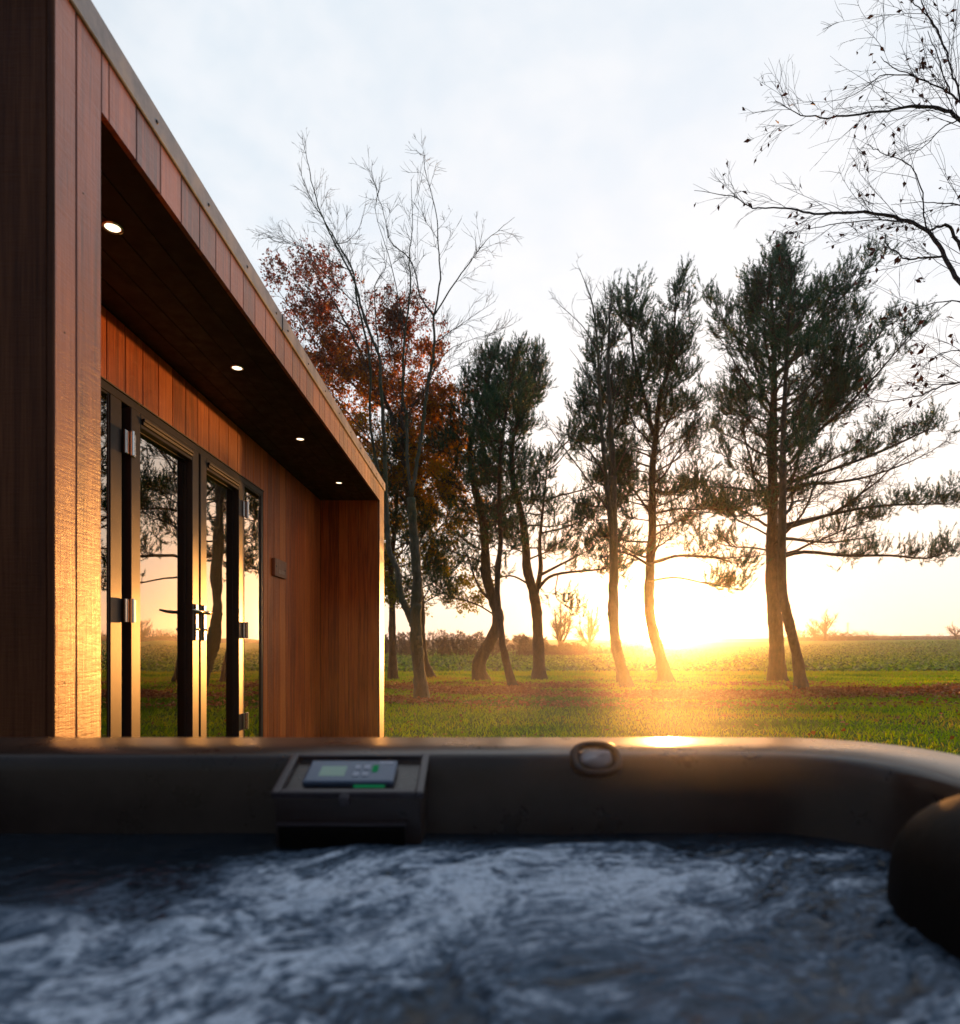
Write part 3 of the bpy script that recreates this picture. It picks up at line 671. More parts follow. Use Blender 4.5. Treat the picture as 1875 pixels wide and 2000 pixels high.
for iu in range(nu):
    for iv in range(nv_ + 1):
        th = 2 * math.pi * iu / nu; ph = math.pi * iv / nv_
        x = 0.029 * math.cos(th) * math.sin(ph); y = 0.019 * math.sin(th) * math.sin(ph); z = 0.012 * math.cos(ph)
        cr = math.cos(R(-28)); sr = math.sin(R(-28)); x2, y2 = x * cr - y * sr, x * sr + y * cr
        z += 0.010 * max(0, 1 - abs(y2 + 0.002) / 0.008) * max(0, math.sin(ph)) if z > 0 else 0
        v.append((x, y, z + 0.002))
v = np.array(v) @ M3.T + kc; i = np.arange(nu)[:, None]; j = np.arange(nv_)[None, :]
g.add(v, np.stack([i * (nv_ + 1) + j, ((i + 1) % nu) * (nv_ + 1) + j, ((i + 1) % nu) * (nv_ + 1) + j + 1, i * (nv_ + 1) + j + 1], -1).reshape(-1, 4))
fixn(g.build('knob', M['knob'], vr, True))
# padded headrest on the right wall
g = G(); v = []; nu, nv_ = 40, 24
for iu in range(nu):
    for iv in range(nv_ + 1):
        th = 2 * math.pi * iu / nu; ph = math.pi * iv / nv_
        c_, s_ = sup(th, 0.5); z_ = np.sign(math.cos(ph)) * abs(math.cos(ph)) ** 0.6; sp = abs(math.sin(ph)) ** 0.38
        v.append((0.19 * c_ * sp + 0.665, 0.23 * s_ * sp + 0.61, 0.160 * z_ + (H - 0.315) + 0.03 * c_ * sp))
i = np.arange(nu)[:, None]; j = np.arange(nv_)[None, :]
g.add(v, np.stack([i * (nv_ + 1) + j, ((i + 1) % nu) * (nv_ + 1) + j, ((i + 1) % nu) * (nv_ + 1) + j + 1, i * (nv_ + 1) + j + 1], -1).reshape(-1, 4))
fixn(g.build('headrest', M['pillow'], tub, True))

# ------------------------------------------------------------------ churning water
ZW = H - 0.314
wx = np.linspace(xl + 0.20, xr - 0.17, 520); wy = np.concatenate([np.linspace(yb + 0.25, 0.28, 80), np.linspace(0.285, yt - 0.228, 520)])
X, Y = np.meshgrid(wx, wy)
# two currents: streaks run diagonally
u = X * math.cos(0.5) + Y * math.sin(0.5); v = -X * math.sin(0.5) + Y * math.cos(0.5)
wpx = fbm(X * 3.5, Y * 3.5, 4, 21) - .5; wpy = fbm(X * 3.5 + 9, Y * 3.5 + 4, 4, 22) - .5
big = fbm(u * 2.6 + wpx * 1.6, v * 5.0 + wpy * 1.6, 4, 31)
fine = fbm(u * 13 + wpx * 6, v * 34 + wpy * 7, 5, 41, 0.6)
tiny = fbm(u * 70 + wpx * 20, v * 110 + wpy * 20, 3, 51, 0.6)
rid = 1 - abs(fbm(u * 6 + wpx * 4, v * 12 + wpy * 4, 4, 61) - .5) * 4
edge = sstep(0.0, 0.16, yt - 0.23 - Y) * sstep(0.0, 0.10, xr - 0.16 - X)
calm = sstep(-0.75, -0.25, X + (Y - 0.5) * -0.5 + 0.0)      # dark calmer water at left
def seg_d(pts):
    d = np.full(X.shape, 9.0)
    for (ax_, ay_), (bx2, by2) in zip(pts[:-1], pts[1:]):
        t_ = np.clip(((X - ax_) * (bx2 - ax_) + (Y - ay_) * (by2 - ay_)) / ((bx2 - ax_) ** 2 + (by2 - ay_) ** 2), 0, 1)
        d = np.minimum(d, np.hypot(X - ax_ - t_ * (bx2 - ax_), Y - ay_ - t_ * (by2 - ay_)))
    return d + 0.05 * (wpx + .3 * wpy)
crest = np.exp(-(seg_d([(.25, 1.0), (.13, .97), (-.03, .86), (-.19, .74), (-.39, .66), (-.6, .60)]) / .032) ** 2) + .8 * np.exp(-(seg_d([(-.62, .74), (-.45, .70), (-.33, .69)]) / .028) ** 2) + .5 * np.exp(-(seg_d([(.2, .75), (.38, .66), (.46, .56)]) / .04) ** 2)
mist = np.exp(-(((X - .14) / .42) ** 2 + ((Y - .66) / .20) ** 2))
hole = np.exp(-(((X + .16) / .09) ** 2 + ((Y - .545) / .035) ** 2)) + .7 * np.exp(-(((X + .42) / .30) ** 2 + ((Y - .95) / .09) ** 2)) + .5 * np.exp(-(((X - .40) / .16) ** 2 + ((Y - .93) / .07) ** 2))
act = edge * (0.20 + 0.80 * calm) * (0.35 + 0.65 * sstep(0.25, 0.55, big + 0.08))
Z = ZW + 0.012 * crest * edge + act * (0.034 * (big - .45) + 0.008 * (fine - .5) + 0.008 * np.clip(rid, 0, 1) ** 2 + 0.003 * (tiny - .5)) + 0.005 * (fbm(X * 9, Y * 9, 3, 71) - .5)
tiny2 = fbm(u * 120 + wpx * 30, v * 200 + wpy * 30, 3, 81, 0.6)
rf1 = np.clip(1 - abs(fbm(u * 8 + wpx * 5, v * 19 + wpy * 5, 4, 101, .6) - .5) * 6, 0, 1); rf2 = np.clip(1 - abs(fbm(u * 22 + wpx * 10, v * 48 + wpy * 10, 4, 111, .65) - .5) * 5, 0, 1)
foam = act * (0.24 + 0.28 * rf1 ** 1.2 + 0.16 * rf2 ** 1.2 * (0.4 + big) + 0.8 * (fine - 0.42) + 0.9 * (tiny - 0.45) + 1.1 * (tiny2 - .5) + 1.3 * (big - 0.42)) + .30 * crest * edge * (0.5 + fine)
foam = np.clip(foam * (1 - .5 * mist) + .5 * mist * (.40 + .9 * (big - .45) + .5 * (fine - .5)) - .32 * hole, 0, 1)
g = G(); n = len(wx); i = np.arange(len(wy) - 1)[:, None] * n; j = np.arange(n - 1)[None, :]
g.add(np.stack([X, Y, Z], -1).reshape(-1, 3), np.stack([i + j, i + j + 1, i + n + j + 1, i + n + j], -1).reshape(-1, 4), foam.reshape(-1))
m, nt, b, o = mat('tub_water')
at = N(nt, 'ShaderNodeAttribute', attribute_name='tint')
t = N(nt, 'ShaderNodeTexCoord')
n_ = N(nt, 'ShaderNodeTexNoise', i_Scale=60.0, i_Detail=5.0, i_Roughness=0.7); L(nt, t.outputs['Object'], n_.inputs['Vector'])
vb = N(nt, 'ShaderNodeTexVoronoi', i_Scale=260.0); L(nt, t.outputs['Object'], vb.inputs['Vector'])
bub = math_(nt, 'MULTIPLY', math_(nt, 'MULTIPLY', math_(nt, 'SUBTRACT', 0.5, vb.outputs['Distance']), 0.45), at.outputs['Fac'])
ff = math_(nt, 'ADD', math_(nt, 'ADD', at.outputs['Fac'], bub), math_(nt, 'MULTIPLY', math_(nt, 'SUBTRACT', n_.outputs[0], 0.5), 0.35))
r_ = ramp(nt, ff, [(0.0, (0.006, 0.010, 0.016)), (0.22, (0.036, 0.054, 0.080)), (0.5, (0.110, 0.150, 0.210)), (1.0, (0.54, 0.61, 0.72))])
L(nt, r_.outputs[0], b.inputs['Base Color'])
r_ = ramp(nt, ff, [(0.0, 0.06), (0.4, 0.35), (1.0, 0.6)]); L(nt, r_.outputs[0], b.inputs['Roughness'])
b.inputs['IOR'].default_value = 1.33
r_ = ramp(nt, ff, [(0.05, 0.4), (0.35, 0.08)]); L(nt, r_.outputs[0], b.inputs['Specular IOR Level'])
bm = N(nt, 'ShaderNodeBump', i_Strength=0.25, i_Distance=0.003); L(nt, n_.outputs[0], bm.inputs['Height']); L(nt, bm.outputs[0], b.inputs['Normal'])
tag(g.build('water', m, None, True), 'foaming dark blue water churning inside the hot tub', 'water', kind='stuff')

# ------------------------------------------------------------------ trees
UP = np.array([0, 0, 1.0])
def norm(v): v = np.asarray(v, float); return v / (np.linalg.norm(v, axis=-1, keepdims=True) + 1e-9)
def smooth_path(pts, n):
    """Catmull-Rom resample"""
    pts = np.asarray(pts, float); p = np.vstack([2 * pts[0] - pts[1], pts, 2 * pts[-1] - pts[-2]])
    out = []; m_ = len(pts) - 1; per = max(2, int(math.ceil(n / m_)))
    for i in range(m_):
        p0, p1, p2, p3 = p[i:i + 4]
        for t in np.linspace(0, 1, per, endpoint=False):
            out.append(0.5 * ((2 * p1) + (-p0 + p2) * t + (2 * p0 - 5 * p1 + 4 * p2 - p3) * t * t + (-p0 + 3 * p1 - 3 * p2 + p3) * t ** 3))
    out.append(pts[-1]); return np.array(out)
def branch_path(rs, p, d, length, n, up=0.0, wob=0.15):
    pts = [p]; d = norm(d); st = length / n
    for i in range(n):
        d = norm(d + rs.normal(0, wob, 3) + UP * up); p = p + d * st; pts.append(p)
    return np.array(pts)
def tufts(g, rs, Pp, D, Lt, m_, nl, w, tint):
    """needle shoots: Pp positions, D directions (n,3), Lt lengths (n,)"""
    n = len(Pp)
    if n == 0: return
    D = norm(D); ref = norm(rs.normal(0, 1, (n, 3))); U = norm(np.cross(D, ref)); W = np.cross(D, U)
    t = np.tile(np.linspace(0.02, 1, m_), (n, 1)) + rs.uniform(-.05, .05, (n, m_)); ang_ = rs.uniform(0, 2 * math.pi, (n, m_))
    rad = np.cos(ang_)[..., None] * U[:, None] + np.sin(ang_)[..., None] * W[:, None]
    sp = rs.uniform(0.7, 1.3, (n, m_))[..., None] * (1.2 - 0.75 * t[..., None])
    nd = norm(D[:, None] + rad * sp)
    b0 = Pp[:, None] + D[:, None] * (t * Lt[:, None])[..., None]
    tip = b0 + nd * (nl * rs.uniform(0.75, 1.2, (n, m_)))[..., None]
    side = norm(np.cross(nd, norm(rs.normal(0, 1, (n, m_, 3))))) * (w / 2)
    V = np.stack([b0 - side, b0 + side, tip + side * 0.35, tip - side * 0.35], 2).reshape(-1, 3)
    Fc = np.arange(n * m_ * 4).reshape(-1, 4)
    tt = np.clip(np.repeat(tint, m_ * 4) + np.repeat(rs.uniform(-.12, .12, n * m_), 4), 0, 1)
    g.add(V, Fc, tt)
def lerp_prof(prof, py):
    q = np.array(prof, float); return np.interp(py, q[:, 0], q[:, 1]), np.interp(py, q[:, 0], q[:, 2])

def pine(label, trunk, r0, prof, nlimb, seed, rlow=None, tuft=1.0, group='pines between the lawn and the field', extra=(), mat_t='bark_pine', bare=0.15, elo=8, name='pine_tree', forks=()):
    pb_ = max(q[0] for q in prof); pt_ = min(q[0] for q in prof)
    dn_ = lambda y: y + 46.0 * (pb_ - y) / (pb_ - pt_) if y < pb_ else y     # leave room for the shoots above the stem tip
    trunk = [(x, dn_(y)) for x, y in trunk]; prof = [(dn_(q[0]), q[1], q[2]) for q in prof]
    rs = np.random.RandomState(seed)
    d0 = 1375.0 / (trunk[0][1] - 1262)
    root = empty(name, label, 'tree', group)
    pts = [P(px, py, d0 + rs.uniform(-.25, .25) * (i > 0)) for i, (px, py) in enumerate(trunk)]
    pts[0][2] = float(gz(pts[0][0], pts[0][1])) - 0.1
    root.location = (0, 0, 0)
    path = smooth_path(pts, 90)
    zz = path[:, 2]; tpar = (zz - zz[0]) / (zz[-1] - zz[0])
    rad = r0 * np.clip(1 - tpar, 0.02, 1) ** 0.75 + 0.006
    rad *= 1 + 0.85 * np.exp(-(zz - zz[0]) / 0.28) + 0.05 * np.sin(zz * 5 + seed) + 0.03 * np.sin(zz * 13 + 2 * seed)
    gt = G(); gt.tube(path, rad, 16, rough=0.022)
    gb = G(); gn = G()
    TP, TD, TL, TT = [], [], [], []
    stems = [path]
    for fk in forks:
        fp = smooth_path([P(px, py, d0 + rs.uniform(-.2, .2)) for px, py in fk[0]], 16); k_ = np.linspace(0, 1, len(fp))
        gt.tube(fp, fk[1] * (1 - k_) ** 0.8 + 0.008, 8); stems.append(fp)
    def tuft_at(p, d, l, ti): TP.append(p); TD.append(d); TL.append(l); TT.append(ti)
    def secondary(p, d, l, lev, alive):
        n_ = 4; bp = branch_path(rs, p, d, l, n_, 0.05, 0.22)
        gb.tube(bp, np.linspace(0.007 + l * 0.006, 0.0035, n_ + 1), 3, cap=False)
        if lev == 0:
            nb = int(l / 0.20) + 1
            for q in range(nb):
                t = rs.uniform(0.25, 1); i_ = min(n_ - 1, int(t * n_)); pp = bp[i_] + (bp[i_ + 1] - bp[i_]) * (t * n_ - i_)
                ax = norm(bp[i_ + 1] - bp[i_]); sd_ = norm(np.cross(ax, rs.normal(0, 1, 3)))
                secondary(pp, ax * .7 + sd_ * 0.9 + UP * 0.15, rs.uniform(0.14, 0.36), 1, alive)
        if alive:
            if lev == 1:
                for q in range(1):
                    t = rs.uniform(0.35, 0.9); i_ = min(n_ - 1, int(t * n_)); pp = bp[i_]
                    tuft_at(pp, norm(bp[i_ + 1] - bp[i_]) + UP * 0.7 + rs.normal(0, .3, 3), rs.uniform(.12, .22), np.clip(rs.normal(.45, .2), 0, 1))
            tuft_at(bp[-1], norm(bp[-1] - bp[-2]) * 0.6 + UP * 0.7 + rs.normal(0, .15, 3), rs.uniform(.2, .36), np.clip(rs.normal(.4, .2), 0, 1))
    pys = np.array([q[0] for q in prof]); ptop, pbot = pys.min(), pys.max()
    for i in range(nlimb):
        s_ = stems[0] if (len(stems) == 1 or rs.rand() < 0.62) else stems[rs.randint(1, len(stems))]
        f_ = (i + rs.rand()) / nlimb; py = pbot + (ptop - pbot) * f_ ** 0.9
        z = H + (1262 - py) / F * d0
        if z > s_[-1][2] or z < s_[0][2] + 0.2: s_ = stems[0]
        kk = min(np.searchsorted(s_[:, 2], z), len(s_) - 1); p = s_[kk]
        az = i * 2.399 + rs.uniform(-.4, .4)
        t = f_
        elev = R(elo + 52 * t ** 1.3 + rs.uniform(-8, 10))
        wl, wr = lerp_prof(prof, max(ptop, py - 30)); kw = 1.28 - .42 * f_; wl *= kw; wr *= kw
        cs, sn = math.cos(az), math.sin(az)
        wpx_ = abs(cs) * (wr if cs > 0 else wl) + abs(sn) * 0.5 * (wl + wr) * 0.75
        Lb = wpx_ / F * d0 * rs.uniform(0.50, 1.12) / max(0.5, math.cos(elev * 0.9))
        Lb = max(Lb, 0.25)
        if f_ > .7: Lb = min(Lb, (s_[-1][2] + .35 - p[2]) / max(.3, math.sin(elev + .25)))
        Lb = max(Lb, 0.25)
        if Lb > 5.5: Lb = 5.5
        nseg = 9
        dv = np.array([cs * math.cos(elev), sn * math.cos(elev), math.sin(elev)])
        bp = branch_path(rs, p, dv, Lb, nseg, 0.035, 0.13)
        rb = 0.010 + 0.011 * Lb
        gb.tube(bp, np.linspace(rb, 0.006, nseg + 1), 5, cap=False)
        alive = rs.rand() > bare * (1.6 if t < 0.25 else 0.4)
        ns = int(Lb / 0.175 * tuft) + 3
        for q in range(ns):
            tt_ = rs.uniform(0.22 if t < 0.6 else 0.05, 1.0); i_ = min(nseg - 1, int(tt_ * nseg)); pp = bp[i_] + (bp[i_ + 1] - bp[i_]) * (tt_ * nseg - i_)
            ax = norm(bp[i_ + 1] - bp[i_]); side = norm(np.cross(ax, UP)) * (1 if rs.rand() < .5 else -1)
            secondary(pp, ax * 0.8 + side * rs.uniform(.3, 1.2) + UP * rs.uniform(-.25, .5), (0.22 + 0.30 * Lb * (1 - tt_) + rs.uniform(0, .25)) * (0.8 if t > .7 else 1), 0, alive and (tt_ > 0.45 or rs.rand() < 0.45 + 0.5 * t))
        if alive:
            for q in range(3): tuft_at(bp[-1 - q], norm(bp[-1] - bp[-2]) * .5 + UP * .8, rs.uniform(.18, .3), .4)
    for lp_ in extra:     # hand placed big limbs
        wp = smooth_path([P(px, py, d0 + (0.4 * rs.uniform(-1, 1) if i_ > 0 else 0)) for i_, (px, py) in enumerate(lp_[0])], 14)
        k_ = np.linspace(0, 1, len(wp)); gb.tube(wp, lp_[1] * (1 - k_) ** .7 + .008, 6)
        tot = np.linalg.norm(np.diff(wp, axis=0), axis=1).sum()
        for q in range(int(tot / 0.14)):
            tt_ = rs.uniform(lp_[2], 1); i_ = min(len(wp) - 2, int(tt_ * (len(wp) - 1))); ax = norm(wp[i_ + 1] - wp[i_]); side = norm(np.cross(ax, UP)) * (1 if rs.rand() < .5 else -1)
            secondary(wp[i_], ax + side * rs.uniform(.2, .9) + UP * rs.uniform(-.1, .4), rs.uniform(.3, .9), 0, True)
    for s_ in stems:
        for q in range(10): tuft_at(s_[-1 - q // 3] if q < 9 else s_[-1], UP + rs.normal(0, .22, 3), rs.uniform(.2, .32), .35)
    gt.build('trunk', M[mat_t], root, True)
    gb.build('branches', M[mat_t], root, True)
    tufts(gn, rs, np.array(TP), np.array(TD), np.array(TL), 24, 0.078, 0.016, np.array(TT))
    gn.build('crown', M['needles'], root)
    print(label[:30], 'tufts', len(TP))
    return root

pine('tall pine with the widest dark crown, branches reaching far right of its two close trunks', [(1519, 1331), (1515, 1230), (1508, 1129), (1509, 1003), (1509, 852), (1512, 701), (1508, 560), (1504, 480)], 0.23,
     [(478, 8, 25), (520, 30, 40), (570, 60, 60), (620, 110, 150), (660, 130, 200), (750, 135, 195), (840, 120, 190), (880, 130, 270), (950, 130, 300), (1010, 135, 330), (1060, 125, 300), (1100, 105, 180)], 74, 11, bare=.2,
     extra=[([(1514, 1092), (1570, 1078), (1650, 1085), (1740, 1085), (1810, 1090), (1868, 1070)], 0.055, 0.3), ([(1512, 1030), (1600, 1010), (1700, 990), (1790, 985), (1872, 985)], 0.05, 0.3), ([(1512, 950), (1600, 925), (1700, 890), (1790, 850), (1835, 830)], 0.05, .3), ([(1512, 850), (1600, 770), (1680, 700), (1740, 625)], 0.045, .35)])
pine('slim leaning tree with a knobbly trunk right beside the widest pine', [(1567, 1350), (1556, 1280), (1536, 1194), (1527, 1129), (1529, 953), (1530, 827), (1536, 680), (1546, 490)], 0.125,
     [(490, 8, 12), (560, 30, 45), (640, 40, 80), (760, 40, 70), (900, 20, 70), (1010, 15, 60)], 34, 12, tuft=.7, bare=.45, name='pine_tree', mat_t='bark_oak')
pine('pine standing in the glare with the setting sun behind its trunk', [(1303, 1333), (1292, 1290), (1275, 1230), (1268, 1181), (1270, 1100), (1274, 1035), (1274, 907), (1281, 830), (1289, 745), (1305, 690), (1317, 600), (1319, 525)], 0.17,
     [(523, 8, 12), (560, 38, 32), (610, 50, 42), (660, 70, 55), (740, 95, 80), (820, 95, 95), (910, 100, 110), (1000, 115, 130), (1060, 120, 135), (1110, 110, 120)], 74, 13, bare=.2,
     extra=[([(1270, 1100), (1330, 1085), (1400, 1090), (1430, 1100)], .04, .35), ([(1268, 1135), (1320, 1128), (1380, 1140), (1430, 1150)], .022, .6), ([(1270, 1105), (1235, 1085), (1200, 1075)], .04, .4), ([(1275, 1010), (1240, 960), (1215, 930)], .035, .4)],
     forks=[([(1276, 850), (1255, 760), (1235, 680), (1228, 590)], .06)])
pine('pine whose foliage shows through the thin bare tree left of the sun', [(1216, 1333), (1204, 1250), (1201, 1150), (1196, 1050), (1184, 932), (1174, 800), (1172, 700), (1180, 600)], 0.11,
     [(590, 8, 12), (640, 25, 35), (720, 50, 50), (800, 60, 50), (900, 55, 50), (1000, 80, 50), (1070, 90, 45), (1110, 70, 40)], 46, 14, tuft=.9, bare=.3)
pine('pine with a straight lower trunk forking low, just right of the crossed trunks', [(1054, 1328), (1051, 1254), (1048, 1193), (1041, 1155), (1030, 1113), (1026, 1052), (1018, 992), (1002, 924), (1000, 851), (1015, 770), (1040, 700), (1042, 658)], 0.19,
     [(655, 8, 12), (690, 25, 28), (740, 55, 60), (800, 65, 85), (870, 60, 80), (930, 60, 95), (1000, 60, 115), (1060, 60, 130), (1100, 55, 110)], 60, 15, bare=.12,
     extra=[([(1050, 1150), (1082, 1123), (1163, 1113), (1195, 1110)], .05, .5), ([(1052, 1125), (1100, 1100), (1163, 1068)], .045, .4), ([(1047, 1150), (1000, 1125), (960, 1135)], .03, .5), ([(1090, 1120), (1086, 1165), (1115, 1190)], .012, .3)],
     forks=[([(1047, 1160), (1056, 1110), (1054, 1060), (1062, 980), (1070, 900)], .09)])
pine('pine with a thick lower trunk that curves out to the left', [(940, 1330), (936, 1294), (957, 1253), (973, 1213), (966, 1178), (950, 1125), (947, 1052), (941, 992), (925, 924), (918, 850), (930, 780), (952, 700), (966, 655)], 0.20,
     [(655, 8, 14), (690, 28, 28), (730, 55, 40), (800, 60, 50), (880, 55, 55), (950, 70, 55), (1020, 85, 55), (1080, 90, 50), (1120, 80, 40)], 54, 16, bare=.15,
     extra=[([(966, 1180), (935, 1145), (908, 1072)], .05, .5), ([(972, 1205), (930, 1180), (880, 1165), (850, 1150)], .022, .4)])
pine('thin pine trunk leaning left, crossing in front of the curved one', [(1005, 1343), (994, 1314), (982, 1262), (978, 1225), (972, 1173), (972, 1113), (978, 1052), (975, 960), (978, 860), (990, 760), (1003, 660)], 0.095,
     [(655, 8, 12), (700, 30, 25), (780, 40, 35), (880, 45, 35), (1000, 40, 40), (1080, 40, 40)], 38, 17, tuft=.8, bare=.2)
pine('dark low-crowned pine standing close to the far corner of the lodge', [(768, 1327), (766, 1250), (766, 1180), (764, 1100), (772, 1000), (778, 900), (780, 800)], 0.13,
     [(800, 20, 20), (900, 50, 60), (1000, 60, 85), (1080, 60, 110), (1140, 45, 120), (1180, 30, 110)], 52, 18, bare=.1)

# -------- broadleaf skeleton used by the bare trees and the autumn tree
def leafquads(g, rs, Pp, size, tint, droop=0.3, wd=0.30):
    n = len(Pp)
    d = norm(rs.normal(0, 1, (n, 3)) - np.array([0, 0, droop])); s_ = norm(np.cross(d, rs.normal(0, 1, (n, 3))))
    nn_ = np.cross(d, s_); sz = (size * rs.uniform(.65, 1.25, n))[:, None]
    a0 = Pp; t0 = Pp + d * sz; m1 = Pp + d * sz * .45 + s_ * sz * wd + nn_ * sz * .14; m2 = Pp + d * sz * .45 - s_ * sz * wd + nn_ * sz * .14
    V = np.stack([a0, m1, t0, m2], 1).reshape(-1, 3)
    b0 = np.arange(n)[:, None] * 4
    g.add(V, np.concatenate([b0 + np.array([[0, 1, 2]]), b0 + np.array([[0, 2, 3]])]), np.repeat(tint, 4))
def twigs(g, rs, path, r, lev, cfg, ends, rmin=0.0022):
    """children along a path; cfg per level: (count per metre, length range, up, wobble, angle)"""
    if lev >= len(cfg): return
    per, (l0, l1), up, wob, spread, tmin = cfg[lev]
    tot = np.linalg.norm(np.diff(path, axis=0), axis=1).sum()
    cnt = rs.poisson(tot * per)
    for q in range(cnt):
        t = rs.uniform(tmin, 1) ; fi = t * (len(path) - 1); i_ = min(len(path) - 2, int(fi)); p = path[i_] + (path[i_ + 1] - path[i_]) * (fi - i_)
        ax = norm(path[i_ + 1] - path[i_]); sd_ = norm(np.cross(ax, rs.normal(0, 1, 3)))
        ln = rs.uniform(l0, l1) * (1.15 - 0.6 * t)
        ns = 6 if lev == 0 else 4
        ln = ln * (1.0 if t < .75 else .65)
        bp = branch_path(rs, p, ax + sd_ * spread, ln, ns, up, wob)
        rr_ = max(rmin, r * (1 - 0.6 * t) * 0.40)
        g.tube(bp, np.linspace(rr_, max(rmin * .55, rr_ * .35), ns + 1), 4 if lev == 0 else 3, cap=False)
        if lev == len(cfg) - 1: ends.append(bp)
        twigs(g, rs, bp, rr_, lev + 1, cfg, ends, rmin)
def drawn_tree(name, label, cat, stems, depth, seed, cfg, bm_, group=None, leaf=None, yspread=0.35, kmain=8):
    rs = np.random.RandomState(seed); root = empty(name, label, cat, group)
    gt = G(); gb = G(); ends = []
    cache = {}
    for si, st in enumerate(stems):
        pts_px, r0, r1 = st[:3]; lev0 = st[3] if len(st) > 3 else 0
        dd = cache.get(pts_px[0], depth); pts = []
        dir_ = rs.uniform(-1, 1) * yspread
        for i_, q in enumerate(pts_px):
            d_ = dd + dir_ * i_ * 0.5
            if q in cache and i_ > 0: d_ = cache[q]
            cache.setdefault(q, d_); pts.append(P(q[0], q[1], d_))
        if si == 0: pts[0][2] = float(gz(pts[0][0], pts[0][1])) - 0.08
        path = smooth_path(pts, max(10, len(pts) * (10 if st[1] > .05 else 4))); k_ = np.linspace(0, 1, len(path))
        jit = rs.normal(0, min(r1, 0.004) + 0.002, path.shape); jit[0] = 0; jit[-1] = 0; path = path + jit
        rad = r0 + (r1 - r0) * k_
        if si == 0: rad = rad * (1 + 0.45 * np.exp(-(path[:, 2] - path[0, 2]) / 0.2) + 0.06 * np.sin(path[:, 2] * 7))
        (gt if r0 > 0.03 else gb).tube(path, rad, 14 if r0 > .1 else kmain, rough=0.02 if r0 > .05 else 0)
        if lev0 >= 0: twigs(gb, rs, path, max(r0 * .45, 0.010), lev0, cfg, ends, depth * .0003)
    if gt.n: gt.build('trunk', M[bm_], root, True)
    if gb.n: gb.build('branches', M[{'bark_birch': 'bark_twig'}.get(bm_, bm_)], root, True)
    if leaf: leaf(root, rs, ends)
    print(label[:30], 'ends', len(ends))
    return root
# grey-green bare tree in front, left
B = [([(826, 1373), (817, 1294), (812, 1233), (813, 1180), (815, 1133), (809, 1052), (803, 972)], .145, .085, -1),
     ([(812, 1233), (799, 1201), (784, 1165), (776, 1113), (760, 1072), (754, 992), (752, 891)], .085, .06, -1),
     ([(752, 891), (744, 750), (740, 697), (711, 621), (693, 552), (654, 476), (621, 401), (603, 325), (594, 285)], .055, .006),
     ([(803, 972), (795, 891), (795, 811), (787, 778), (790, 657), (802, 567), (799, 507), (805, 446), (803, 350)], .05, .005),
     ([(803, 972), (818, 880), (830, 800), (836, 748), (847, 688), (847, 618)], .055, .032, -1),
     ([(847, 618), (820, 576), (812, 537), (796, 500), (763, 473), (750, 419), (729, 350), (726, 312)], .024, .004),
     ([(847, 618), (860, 545), (856, 485), (852, 416), (832, 340), (827, 297)], .026, .004),
     ([(847, 618), (886, 556), (922, 507), (950, 470), (1005, 424)], .022, .004),
     ([(754, 992), (735, 900), (723, 823), (722, 703), (700, 600), (690, 531), (663, 480), (630, 425), (606, 386), (581, 319)], .045, .005),
     ([(690, 531), (627, 500), (560, 470), (500, 440)], .013, .003),
     ([(700, 600), (640, 540), (575, 480), (500, 450)], .016, .003),
     ([(740, 697), (734, 627), (732, 561), (753, 522), (756, 470)], .02, .004),
     ([(654, 476), (681, 470), (705, 437), (718, 371)], .014, .003),
     ([(790, 657), (780, 590), (762, 510), (740, 440), (728, 380)], .018, .003),
     ([(847, 672), (892, 639), (968, 588)], .016, .003), ([(836, 748), (870, 690), (922, 663), (983, 650)], .014, .003),
     ([(795, 811), (830, 760), (880, 720), (930, 700)], .014, .003), ([(752, 891), (690, 820), (640, 760), (600, 720)], .015, .003)]
B = [tuple([[tuple(q) for q in s_[0]], s_[1] * (.72 if s_[1] < .07 else .9), s_[2] * (.72 if s_[2] < .07 else .9)] + list(s_[3:])) for s_ in B]
drawn_tree('bare_tree', 'leafless grey-green tree with several tall wavy stems, nearest the lodge corner', 'tree', B, 12.5, 31,
           [(3.8, (.35, 1.15), .06, .10, .6, .10), (5.5, (.2, .6), .03, .12, .65, .1), (5.0, (.1, .32), .02, .14, .65, .1)], 'bark_birch', group='bare trees on the lawn edge')
E = [([(1227, 1344), (1211, 1294), (1201, 1245), (1197, 1193), (1199, 1092), (1197, 1012), (1198, 932)], .155, .10, -1),
     ([(1198, 932), (1192, 811), (1188, 730), (1190, 640), (1193, 590), (1200, 546)], .08, .005),
     ([(1199, 1092), (1192, 1000), (1184, 932), (1172, 790), (1168, 690), (1160, 610), (1150, 570), (1131, 523)], .07, .005),
     ([(1168, 690), (1140, 640), (1093, 595)], .02, .003), ([(1184, 932), (1150, 880), (1110, 850), (1075, 830)], .03, .004), ([(1197, 1012), (1150, 940), (1090, 860), (1065, 820)], .03, .004),
     ([(1198, 932), (1230, 860), (1250, 800)], .025, .004), ([(1172, 790), (1140, 720), (1112, 680)], .02, .003), ([(1192, 811), (1215, 740), (1222, 670)], .02, .003)]
E = [tuple([[tuple(q) for q in s_[0]]] + list(s_[1:])) for s_ in E]
drawn_tree('bare_tree', 'tall thin bare tree with a mossy trunk that leans left, left of the sun', 'tree', E, 1375 / 82, 32,
           [(2.6, (.5, 1.6), .10, .11, .6, .1), (3.6, (.25, .7), .05, .13, .7, .1), (3.0, (.12, .35), .02, .15, .7, .1)], 'bark_birch', group='bare trees on the lawn edge')
